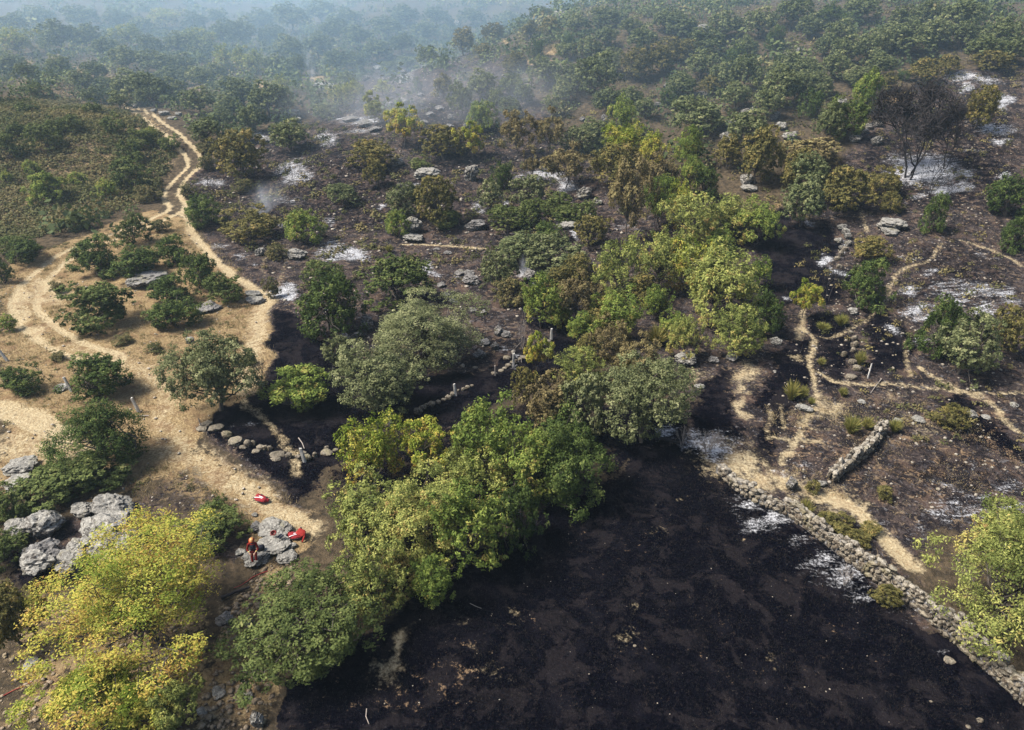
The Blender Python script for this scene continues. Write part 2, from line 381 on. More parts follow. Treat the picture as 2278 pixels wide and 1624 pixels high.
# white ash where stumps and logs burnt through
for t, x, y, w, h, v in ((1, 1900, 1120, 300, 170, .62), (1, 1350, 1190, 230, 70, .6), (1, 2130, 900, 200, 120, .6), (1, 1850, 1300, 250, 80, .5), (1, 1420, 1600, 180, 60, .6), (1, 1690, 880, 110, 60, .6), (1, 2150, 1430, 100, 80, .5), (1, 1820, 1450, 60, 60, .6),
                         (4, 1830, 350, 190, 110, .95), (4, 2180, 70, 230, 130, .75), (4, 1560, 110, 90, 50, .6), (4, 1640, 165, 90, 40, .5), (4, 1560, 1210, 90, 80, .6),
                         (5, 90, 90, 230, 110, .8), (5, 600, 205, 110, 90, .85), (5, 1210, 200, 130, 100, .8), (5, 1250, 260, 100, 130, .65), (5, 2080, 1250, 180, 90, .8), (5, 1150, 790, 80, 60, .6), (5, 1050, 720, 90, 70, .6), (5, 750, 230, 100, 60, .5),
                         (2, 1350, 1150, 330, 70, .82), (2, 1480, 1200, 160, 80, .8), (2, 930, 1350, 120, 120, .6), (2, 1100, 1320, 80, 40, .6), (2, 460, 1200, 180, 60, .5), (2, 150, 780, 330, 60, .7), (2, 430, 500, 150, 100, .5), (2, 1520, 1520, 60, 90, .7), (2, 1500, 1460, 170, 40, .7), (2, 300, 1340, 60, 40, .6), (2, 1880, 1480, 200, 60, .6), (2, 740, 1190, 60, 60, .5), (2, 160, 850, 300, 50, .6), (2, 380, 1030, 130, 40, .6),
                         (3, 1600, 1090, 460, 150, .85), (3, 1900, 500, 330, 60, .8), (3, 2080, 830, 270, 80, .82), (3, 2140, 640, 110, 140, .65), (3, 1780, 1210, 250, 70, .8), (3, 1880, 580, 90, 70, .7), (3, 1900, 1130, 160, 60, .8), (3, 2130, 920, 120, 30, .8), (3, 880, 1445, 90, 50, .6), (3, 1940, 980, 200, 50, .5), (3, 2150, 1130, 100, 60, .6), (3, 1600, 1260, 150, 70, .6),
                         (6, 1950, 320, 380, 80, .72), (6, 1550, 430, 150, 80, .72), (6, 1780, 390, 220, 40, .75), (6, 1540, 320, 130, 50, .68), (6, 2010, 450, 230, 60, .7), (6, 1680, 215, 140, 40, .7), (6, 1530, 120, 150, 30, .65), (6, 1400, 570, 80, 40, .75), (6, 1560, 640, 130, 40, .7), (6, 990, 120, 110, 70, .75), (6, 1110, 50, 80, 120, .55), (6, 1040, 190, 120, 60, .6), (6, 240, 1330, 260, 100, .85), (6, 60, 1340, 90, 110, .65), (6, 740, 370, 90, 40, .6), (6, 1640, 480, 120, 60, .65), (6, 2110, 350, 150, 80, .65), (6, 1720, 290, 130, 50, .6), (6, 2200, 420, 120, 60, .62), (6, 2020, 100, 120, 40, .5), (6, 2120, 140, 100, 40, .5), (6, 890, 1430, 80, 40, .6), (6, 730, 1490, 90, 60, .6), (6, 1810, 1505, 60, 50, .55), (6, 2210, 1440, 120, 50, .55), (6, 2000, 1450, 80, 40, .5),
                         (9, 460, 120, 180, 80, .68), (9, 620, 230, 150, 70, .85), (9, 830, 370, 130, 90, .6), (9, 980, 540, 160, 90, .72), (9, 1110, 650, 280, 110, .78), (9, 1310, 800, 200, 60, .68), (9, 1850, 60, 180, 50, .7), (9, 1890, 210, 330, 90, .68), (9, 2190, 50, 180, 50, .66), (9, 2120, 150, 250, 80, .66), (9, 2220, 200, 120, 80, .6), (9, 1700, 110, 90, 40, .5), (9, 1640, 290, 100, 50, .45), (9, 1700, 1100, 80, 40, .5)):
    spot("ash", t, x, y, w * 1.15, h * 1.2, v * (1.16 if t in (3, 6, 9) else 1.0))
# unburnt flecks of grass left in the field
poly("fleck", [(650, 1600), (700, 1510), (830, 1440), (1000, 1390), (1160, 1440), (1150, 1560), (1050, 1624), (640, 1624)], .62, 4)
poly("fleck", [(1040, 1300), (1460, 1250), (1450, 1480), (1250, 1420), (1000, 1360)], .30, 3)
poly("fleck", [(1580, 1080), (1700, 1150), (1720, 1230), (1540, 1200)], .25, 2)
poly("fleck", [(1700, 1440), (1800, 1440), (1880, 1520), (1880, 1624), (1800, 1610)], .35, 1.5)
poly("fleck", [(1000, 1290), (1340, 1080), (1560, 1010), (1700, 1130), (2000, 1400), (2200, 1600), (900, 1600)], .36, 3)
poly("fleck", [(1700, 900), (1850, 900), (2278, 900), (2278, 1130), (2000, 1150), (1900, 1120), (1750, 1060), (1700, 990)], .62, 2)
poly("fleck", [(1850, 470), (2278, 470), (2278, 620), (1850, 640)], .5, 3)
poly("fleck", [(600, 540), (1080, 540), (1080, 720), (900, 720), (600, 660)], .42, 2)

NAMES = ("straw", "path", "black", "brown", "ash", "fleck")
gz = height(gx, gy)
gz = gz - .10 * masks["path"] - .03 * masks["ash"] + (rng.random(len(gx)) - .5) * .05 * sstep(80, 30, np.hypot(gx, gy))
idx = np.arange(NR * NA).reshape(NR, NA)
quads = np.stack([idx[:-1, :-1], idx[1:, :-1], idx[1:, 1:], idx[:-1, 1:]], -1).reshape(-1, 4)[:, ::-1]

def ground_material():
    q = NT("burnt_and_dry_ground"); p = q.pos()
    n0 = q.noise(p, .12, 3); n1 = q.noise(p, .55, 4, .6); n2 = q.noise(p, 1.9, 5, .62, .3); n3 = q.noise(p, 6.5, 5, .68, .2); n4 = q.noise(p, 26, 3, .7)
    A = {k: q.attr("m_" + k) for k in NAMES}
    def fac(k, amp=1.1, lo=.38, hi=.62, nz=None):
        nz = nz or n2
        v = q.math('ADD', A[k], q.math('MULTIPLY', q.math('SUBTRACT', nz, .5), amp))
        v = q.math('ADD', v, q.math('MULTIPLY', q.math('SUBTRACT', n3, .5), amp * .7))
        return q.math('MULTIPLY', q.step(v, lo, hi), q.step(A[k], .02, .12))
    c = q.mix(q.step(n2, .36, .64), (.042, .034, .024), (.098, .073, .046))
    c = q.mix(q.math('MULTIPLY', q.step(n3, .54, .68), .35), c, (.20, .145, .08))
    st = q.mix(q.step(n3, .34, .66), (.175, .118, .060), (.33, .245, .130))
    st = q.mix(q.math('MULTIPLY', q.step(n1, .50, .64), .62), st, (.19, .118, .065))
    st = q.mix(q.math('MULTIPLY', q.step(q.noise(p, 1.1, 6, .7, .6), .52, .62), .65), st, (.135, .085, .05))
    st = q.mix(q.math('MULTIPLY', q.step(n4, .56, .68), .5), st, (.10, .065, .035))
    c = q.mix(fac("straw"), c, st)
    br = q.mix(q.step(n3, .36, .64), (.024, .0195, .0200), (.076, .057, .051))
    br = q.mix(q.math('MULTIPLY', q.step(n1, .50, .60), .6), br, (.095, .062, .045))
    br = q.mix(q.math('MULTIPLY', q.step(q.noise(p, .7, 7, .68, .6), .46, .54), .9), br, q.mix(n3, (.0045, .0043, .0065), (.017, .0155, .0185)))
    br = q.mix(q.math('MULTIPLY', q.step(q.noise(p, 1.7, 7, .72, 1.0), .56, .61), .7), br, q.mix(n4, (.13, .088, .055), (.30, .225, .145)))
    br = q.mix(q.math('MULTIPLY', q.step(q.noise(p, 2.7, 7, .74, .8), .57, .63), .6), br, (.17, .165, .168))
    br = q.mix(q.math('MULTIPLY', q.step(n4, .56, .66), .5), br, (.26, .205, .15))
    br = q.mix(q.math('MULTIPLY', q.step(q.noise(p, 13, 4, .7), .55, .62), .6), br, (.012, .011, .012))
    c = q.mix(fac("brown", .9), c, br)
    bk = q.mix(q.step(n3, .35, .68), (.0008, .0008, .0022), (.0042, .0038, .0070))
    bk = q.mix(q.math('MULTIPLY', q.step(n1, .50, .68), .8), bk, (.0085, .0076, .0105))
    bk = q.mix(q.math('MULTIPLY', q.step(q.noise(p, .45, 8, .72, .4), .50, .57), .75), bk, q.mix(n3, (.0075, .0064, .0078), (.026, .0215, .0225)))
    bk = q.mix(q.math('MULTIPLY', q.step(q.noise(p, .33, 8, .74, .9), .56, .60), .6), bk, (.0022, .0022, .0040))
    bk = q.mix(q.math('MULTIPLY', q.step(q.math('ADD', q.math('MULTIPLY', n2, .6), q.math('MULTIPLY', n3, .5)), .62, .70), .5), bk, (.020, .0165, .017))
    bk = q.mix(q.math('MULTIPLY', q.step(q.noise(p, 17, 4, .75), .64, .72), .75), bk, (.13, .125, .135))
    bk = q.mix(q.math('MULTIPLY', q.step(q.noise(p, 5.2, 6, .78, .5), .60, .67), .7), bk, (.060, .046, .038))
    c = q.mix(fac("black", 1.15), c, bk)
    fl = q.math('ADD', q.math('ADD', q.math('MULTIPLY', A["fleck"], .34), q.math('MULTIPLY', q.math('SUBTRACT', n1, .5), .35)), q.math('ADD', q.math('MULTIPLY', n2, .55), q.math('MULTIPLY', n3, .55)))
    c = q.mix(q.math('MULTIPLY', q.step(fl, .80, .90), q.math('MULTIPLY', q.step(A["fleck"], .03, .2), .85)), c, q.mix(n4, (.13, .08, .05), (.34, .235, .135)))
    pt = q.mix(q.step(n3, .34, .66), (.29, .215, .120), (.47, .39, .245))
    pt = q.mix(q.math('MULTIPLY', q.step(n4, .54, .68), .5), pt, (.24, .165, .09))
    pt = q.mix(q.math('MULTIPLY', q.step(n1, .5, .68), .45), pt, (.26, .18, .10))
    c = q.mix(fac("path", 1.0, .26, .74), c, pt)
    ash = q.mix(q.step(n3, .38, .60), (.20, .195, .20), (.54, .54, .55))
    stretch = q.n("ShaderNodeMapping"); q.put(stretch.inputs[0], p); stretch.inputs[3].default_value = (.55, 1.5, 1)
    c = q.mix(fac("ash", 1.3, .38, .80, q.noise(stretch.outputs[0], 1.5, 5, .72, .8)), c, ash)
    h = q.math('ADD', q.math('MULTIPLY', n2, .8), q.math('ADD', q.math('MULTIPLY', n3, .6), q.math('MULTIPLY', n4, .22)))
    return q.surf(q.bsdf(c, 1.0, .0, q.bump(h, .9, .25)))
me = raw_mesh("ground", np.stack([gx, gy, gz], 1), quads, 4, [ground_material()], smooth=True)
for k in NAMES:
    a = me.attributes.new("m_" + k, 'FLOAT', 'POINT'); a.data.foreach_set("value", masks[k].astype(np.float32))
land = tag(link("ground", me), kind="structure")

def mask_at(k, x, y):
    """Nearest stored value of a ground patch (for scattering)."""
    ang = np.degrees(np.arctan2(x, y)); r = np.hypot(x, y)
    ia = np.clip(np.round(23 + (ang + 48) / 96 * 409).astype(int), 0, NA - 1)
    ir = np.clip(np.searchsorted(np.hypot(GX[:, 0], GY[:, 0]), r), 0, NR - 1)
    return masks[k].reshape(NR, NA)[ir, ia]

# ------------------------------------------------------------------ trees and shrubs
def norm(v): return v / np.maximum(np.linalg.norm(v, axis=-1, keepdims=True), 1e-9)
def leaf_quads(P, N, l, w, r, curl=None):
    """Diamond-shaped leaf faces at P with normals N."""
    n = len(P)
    t = norm(np.cross(N, norm(r.normal(size=(n, 3))))); b = np.cross(N, t)
    ll = (l * r.uniform(.7, 1.3, n))[:, None] / 2; ww = (w * r.uniform(.7, 1.3, n))[:, None] / 2
    V = np.stack([P - t * ll, P - b * ww + t * ll * .15, P + t * ll, P + b * ww + t * ll * .15], 1).reshape(-1, 3)
    return V, np.arange(n * 4).reshape(-1, 4)
def tubes(paths, sides=5):
    """Tapered tubes; each path is a list of (point, radius)."""
    V, F, o = [], [], 0
    for path in paths:
        P = np.array([p for p, _ in path], float); R = np.array([q for _, q in path], float)
        T = norm(np.gradient(P, axis=0))
        ref = np.where(np.abs(T[:, 2:3]) > .9, np.array([[1., 0, 0]]), np.array([[0, 0, 1.]]))
        A = norm(np.cross(T, ref)); B = np.cross(T, A)
        th = np.linspace(0, 2 * np.pi, sides, endpoint=False)
        ring = P[:, None] + R[:, None, None] * (A[:, None] * np.cos(th)[None, :, None] + B[:, None] * np.sin(th)[None, :, None])
        V.append(ring.reshape(-1, 3)); k = np.arange(len(P) * sides).reshape(len(P), sides) + o
        F.append(np.stack([k[:-1], np.roll(k, -1, 1)[:-1], np.roll(k, -1, 1)[1:], k[1:]], -1).reshape(-1, 4)); o += len(P) * sides
    return np.concatenate(V), np.concatenate(F)
def bent(a, b, r0, r1, r, wob=.12, n=4, sag=0.0):
    a, b = np.array(a, float), np.array(b, float); L = np.linalg.norm(b - a)
    out = []
    for i in range(n + 1):
        s = i / n; p = a + (b - a) * s
        if 0 < i < n: p = p + r.normal(size=3) * L * wob * .5
        p = p + np.array([0, 0, sag * L * s * (1 - s) * 4])
        out.append((p, r0 + (r1 - r0) * s))
    return out

# style: lobes, lobe radius, lobe distance, clearance of the crown over the ground (in half-heights), cluster spread, leaf aspect, trunk radius, airy twigs, up-bias, taper
ST = {
 'holm':  dict(nl=36, lr=(.24, .40), lp=(.50, .80), c=-.06, sig=.055, asp=.62, tr=.055, tw=0, up=.45, taper=.0, low=-.55, drop=.0),
 'shrub': dict(nl=20, lr=(.26, .42), lp=(.45, .75), c=-.30, sig=.06, asp=.6, tr=.04, tw=0, up=.5, taper=.15, low=-.8, drop=.0),
 'juni':  dict(nl=40, lr=(.18, .34), lp=(.45, .86), c=-.26, sig=.06, asp=.45, tr=.045, tw=0, up=.5, taper=.40, low=-.85, drop=.25),
 'ash':   dict(nl=40, lr=(.18, .33), lp=(.40, .88), c=.04, sig=.065, asp=.42, tr=.04, tw=2, up=.35, taper=.10, low=-.75, drop=.05),
 'open':  dict(nl=44, lr=(.13, .24), lp=(.35, .92), c=.06, sig=.05, asp=.42, tr=.032, tw=3, up=.35, taper=.05, low=-.75, drop=.05),
 'airy':  dict(nl=30, lr=(.12, .24), lp=(.35, .95), c=.25, sig=.06, asp=.5, tr=.03, tw=3, up=.3, taper=.05, low=-.7, drop=.0),
}
def gen_tree(style, seed, l, lai=1.35, cap=30000, autumn=0.0, dead=0.0):
    s = ST[style]; r = np.random.default_rng(seed)
    nl = s['nl']; k = np.arange(nl) + .5
    z = 1 - (1 - s['low']) * k / nl; th = np.pi * (1 + 5 ** .5) * k + r.random() * 6.3
    D = np.stack([np.cos(th) * np.sqrt(np.maximum(0, 1 - z * z)), np.sin(th) * np.sqrt(np.maximum(0, 1 - z * z)), z], 1)
    D = norm(D + r.normal(size=D.shape) * .22)
    rad = r.uniform(*s['lp'], nl) * (1 + .20 * np.sin(th + r.random() * 6) + .16 * np.sin(2 * th + r.random() * 6)) * (1 + .14 * r.normal(size=nl))
    C = D * rad[:, None]; LR = r.uniform(*s['lr'], nl)
    C[:, :2] *= (1 - s['taper'] * np.clip(C[:, 2:3], -.5, 1))
    C = np.concatenate([C, r.normal(size=(5, 3)) * .2]); LR = np.concatenate([LR, r.uniform(.3, .45, 5) * (1 if style != 'airy' else .5)])
    ext = np.max(np.abs(C) + LR[:, None] * .8, axis=0); C /= ext; LR = LR / ext.mean()
    w = l * s['asp']; area = .5 * l * w
    n = int(min(cap, lai * 12.6 / area)); per = 30 if n > 12000 else (18 if n > 4000 else 9); nc = max(12, n // per)
    li = r.choice(len(C), nc, p=LR ** 2 / (LR ** 2).sum())
    d = norm(r.normal(size=(nc, 3))); out = norm(C[li] + np.array([0, 0, .25]))
    flip = (d * out).sum(1) < -.25; d[flip] *= -1
    K = C[li] + d * (LR[li] * r.uniform(.72, 1.06, nc))[:, None]
    lobe_t = r.normal(size=len(C)) * .5
    ct = .48 + .18 * lobe_t[li] + .18 * r.normal(size=nc)
    if autumn: ct = ct + autumn * (.05 - .45 * K[:, 2])
    sg = np.repeat(r.uniform(.55, 1.25, nc) * max(s['sig'] * .8, l * .5), per)[:, None]
    sc = np.array([1, 1, .8 if style in ('holm', 'shrub') else 1.15])
    rep = lambda a: np.repeat(a, per, axis=0)
    G = np.clip(r.normal(size=(nc * per, 3)), -1.6, 1.6)
    P = rep(K) + G * sg * sc
    P[:, 2] -= s['drop'] * .0
    N = norm(rep(d) * .5 + G * .35 + np.array([0, 0, s['up']]) + r.normal(size=P.shape) * .5)
    tint = np.clip(rep(ct) + r.normal(size=len(P)) * .09, 0, 1)
    zc = 1 + s['c']
    P[:, 2] += zc
    keep = P[:, 2] > .02
    P, N, tint = P[keep], N[keep], tint[keep]
    V, F = leaf_quads(P, N, l, w, r)
    # trunk and limbs
    paths = []; tr = s['tr']; C2 = C + [0, 0, zc]
    stems = 1 if style in ('ash', 'holm', 'airy', 'open') else 3
    for q in range(stems):
        top = np.array([r.normal() * .08, r.normal() * .08, zc * .62]) if stems == 1 else np.array([r.normal() * .3, r.normal() * .3, zc * .7])
        paths.append(bent((r.normal() * .04 * (stems > 1), r.normal() * .04 * (stems > 1), -.12), top, tr, tr * .6, r, .10, 4))
    main = paths[0]
    for i in range(len(C)):
        a = paths[i % stems][2 + (C2[i, 2] > zc * .8) + (i % 2)][0]
        br = bent(a, C2[i], tr * .42, tr * .12, r, .16, 4, .06)
        paths.append(br)
        for _ in range(s['tw']):
            e = C2[i] + norm(r.normal(size=3)) * LR[i] * .95
            paths.append(bent(br[2][0], e, tr * .13, tr * .045, r, .18, 3))
    if cap > 20000:
        for i in r.choice(len(C), 12):
            e = C2[i] * np.array([1, 1, 1]) + norm(C[i] + r.normal(size=3) * .4) * LR[i] * r.uniform(1.0, 1.35)
            paths.append(bent(C2[i], e, tr * .12, tr * .03, r, .22, 4))
    TV, TF = tubes(paths, 5)
    return (V, F, np.repeat(tint, 4)), (TV, TF)
def gen_bare(seed, stems=3, depth=4, spread=.55):
    """A burnt tree with only its limbs left."""
    r = np.random.default_rng(seed); paths = []
    def grow(p, d, L, rad, k):
        e = p + d * L
        seg = bent(p, e, rad, rad * .62, r, .14, 3); paths.append(seg)
        if k == 0: return
        for _ in range(3 if k > 1 else 4):
            nd = norm(d + r.normal(size=3) * spread + np.array([0, 0, .12]))
            grow(seg[r.integers(2, 4)][0], nd, L * r.uniform(.55, .78), rad * .56, k - 1)
    for q in range(stems):
        a = 6.28 * q / stems + r.random()
        grow(np.array([.07 * math.cos(a), .07 * math.sin(a), -.1]), norm(np.array([.42 * math.cos(a), .42 * math.sin(a), 1.])), .8, .035, depth)
    V, F = tubes(paths, 4)
    m = np.abs(V[:, :2]).max(); V[:, :2] /= m; z = V[:, 2].max(); V[:, 2] *= 2 / z
    return V, F
def gen_broom(seed, n=500, l=1.6, w=.035):
    r = np.random.default_rng(seed)
    a = r.random(n) * 6.283; e = r.random(n) ** .7 * 1.05
    d = np.stack([np.cos(a) * np.sin(e), np.sin(a) * np.sin(e), np.cos(e)], 1)
    b = np.stack([np.cos(a), np.sin(a), np.zeros(n)], 1) * r.uniform(0, .28, (n, 1)); L = r.uniform(.6, 1.15, (n, 1)) * l
    s = norm(np.cross(d, r.normal(size=(n, 3)))) * w; mid = b + d * L * .55 + [0, 0, .02]; tip = b + d * L + np.stack([np.cos(a), np.sin(a), -np.ones(n)], 1) * .10 * L
    V = np.stack([b - s * .4 - [0, 0, .1], mid - s, tip, mid + s], 1).reshape(-1, 3)
    m = np.abs(V[:, :2]).max(); V[:, :2] /= m; V[:, 2] *= 2 / V[:, 2].max()
    return V, np.arange(n * 4).reshape(-1, 4), np.repeat(np.clip(.5 + .22 * r.normal(size=n), 0, 1), 4)

# kind: style, leaf material, autumn colouring towards the lower boughs, display name, category
KIND = {
 'holm':   ('holm', 'holm', 0, 'holm_oak', 'tree'),      'grey':  ('holm', 'grey', 0, 'holm_oak', 'tree'),
 'juni':   ('juni', 'juni', 0, 'juniper', 'tree'),       'jgreen': ('juni', 'green', 0, 'juniper', 'tree'),
 'bush':   ('shrub', 'dark', 0, 'evergreen_bush', 'bush'), 'obush': ('shrub', 'olive', 0, 'olive_bush', 'bush'),
 'sbush':  ('shrub', 'scrub', 0, 'heath_bush', 'bush'),  'green': ('ash', 'green', .38, 'ash_tree', 'tree'),
 'ash':    ('ash', 'ash', .42, 'ash_tree', 'tree'),       'yel':   ('ash', 'yel', .75, 'ash_tree', 'tree'),
 'olive':  ('holm', 'olive', 0, 'oak_tree', 'tree'),     'scorch': ('airy', 'scorch', 0, 'scorched_oak', 'tree'),
 'sholm':  ('holm', 'scorch', 0, 'scorched_oak', 'tree'), 'airyash': ('airy', 'ash', .4, 'ash_tree', 'tree'),
 'bigyel': ('open', 'yel', .6, 'ash_tree', 'tree'), 'dholm': ('holm', 'dark', 0, 'holm_oak', 'tree'), 'lime': ('ash', 'ash', .7, 'ash_tree', 'tree'),
 'airyel': ('airy', 'yel', .6, 'ash_tree', 'tree'),
}
_proto = {}
def tree_meshes(kind, lod, seed, a=None):
    style, mat, aut, _, _ = KIND[kind]
    if lod == 0:
        (V, F, T), (TV, TF) = gen_tree(style, seed, min(.070, .155 / a), 1.55, 38000 if a > 3.9 else 22000, aut)
    else:
        key = (kind, lod, seed % 2)
        if key in _proto: return _proto[key]
        l, cap = ((.084, 8000), (.13, 2600))[lod - 1]
        (V, F, T), (TV, TF) = gen_tree(style, 100 + seed % 2 + 17 * len(_proto), l, 1.6, cap, aut)
    cm = raw_mesh(KIND[kind][3] + "_crown", V, F, 4, [LM[mat]], T)
    tm = raw_mesh(KIND[kind][3] + "_trunk", TV, TF, 4, [M_BARK], smooth=True)
    if lod: _proto[key] = (cm, tm)
    return cm, tm
TREES = []                                                   # (x, y, half-width): kept free by the scatters
def solve(px, py, w, h, c, lo=.5, hi=1.5):
    """Ground position and half-sizes of a rounded thing from its extent in the picture."""
    d = pix_dir(px, py); th = math.asin(-d[2] / np.linalg.norm(d)) if d[2] < 0 else 0.02
    a1 = w / 2 / FD; p1 = h / 2 / FD
    b2 = (p1 ** 2 - (a1 * math.sin(th)) ** 2) / math.cos(th) ** 2
    b1 = math.sqrt(b2) if b2 > 0 else 0
    b1 = min(max(b1, lo * a1), hi * a1)
    p, t = cast(px, py, b1 * (1 + c))
    return on_ground(p[0], p[1]), a1 * t, b1 * t
_seed = [1000]
GROW = dict(holm=1.2, shrub=1.16, juni=1.2, ash=1.22, airy=1.22, open=1.36)
def tree(kind, px, py, w, h, label, group=None, name=None, lo=.5, hi=1.5):
    style = KIND[kind][0]; _seed[0] += 1
    w, h = w * GROW[style], h * GROW[style]
    g, a, b = solve(px, py, w, h, ST[style]['c'], lo, hi)
    wr = w * 1024 / 2278
    lod = 0 if wr > 96 else (1 if wr > 26 else 2)
    root = link(name or KIND[kind][3], None, loc=g, rot=(0, 0, random.uniform(0, 6.28)) if lod else (0, 0, 0), scale=(a, a, b))
    root.empty_display_size = .2
    tag(root, label, KIND[kind][4], group)
    cm, tm = tree_meshes(kind, lod, _seed[0], a)
    link("crown", cm, root); link("trunk", tm, root)
    TREES.append((g.x, g.y, a))
    return root
def bare(px, py, w, h, label, stems=3, mat=None, depth=4, seed=1, group=None, name="burnt_tree"):
    g, a, b = solve(px, py, w, h, 0.0, .7, 2.2)
    V, F = gen_bare(seed, stems, depth)
    if depth >= 5:                                           # fine twigs at the ends of the limbs
        r = np.random.default_rng(seed); n = 4500; e = V[r.integers(len(V) // 3, len(V), n)]; e = e + r.normal(size=e.shape) * .05; e = e[e[:, 2] > .9]
        d = norm(r.normal(size=e.shape) + np.array([0, 0, .5])); s = norm(np.cross(d, r.normal(size=e.shape))) * .008; L = r.uniform(.08, .22, (len(e), 1))
        Q = np.stack([e - s, e + s, e + d * L + s * .4, e + d * L - s * .4], 1).reshape(-1, 3)
        F = np.concatenate([F, np.arange(len(Q)).reshape(-1, 4) + len(V)]); V = np.concatenate([V, Q])
    o = link(name, raw_mesh(name, V, F, 4, [mat or M_CHAR], smooth=True), loc=g, scale=(a, a, b))
    return tag(o, label, "tree" if "tree" in name else "bush", group)
_broom = []
def broom(px, py, w, h, label, group=None):
    if not _broom:
        for i in range(3):
            V, F, T = gen_broom(i); _broom.append(raw_mesh("broom_stems", V, F, 4, [LM['broom']], T))
    g, a, b = solve(px, py, w, h, -.2, .45, 1.3)
    o = link("broom_bush", _broom[int(px) % 3], loc=g, rot=(0, 0, px), scale=(a, a, b))
    return tag(o, label, "bush", group)

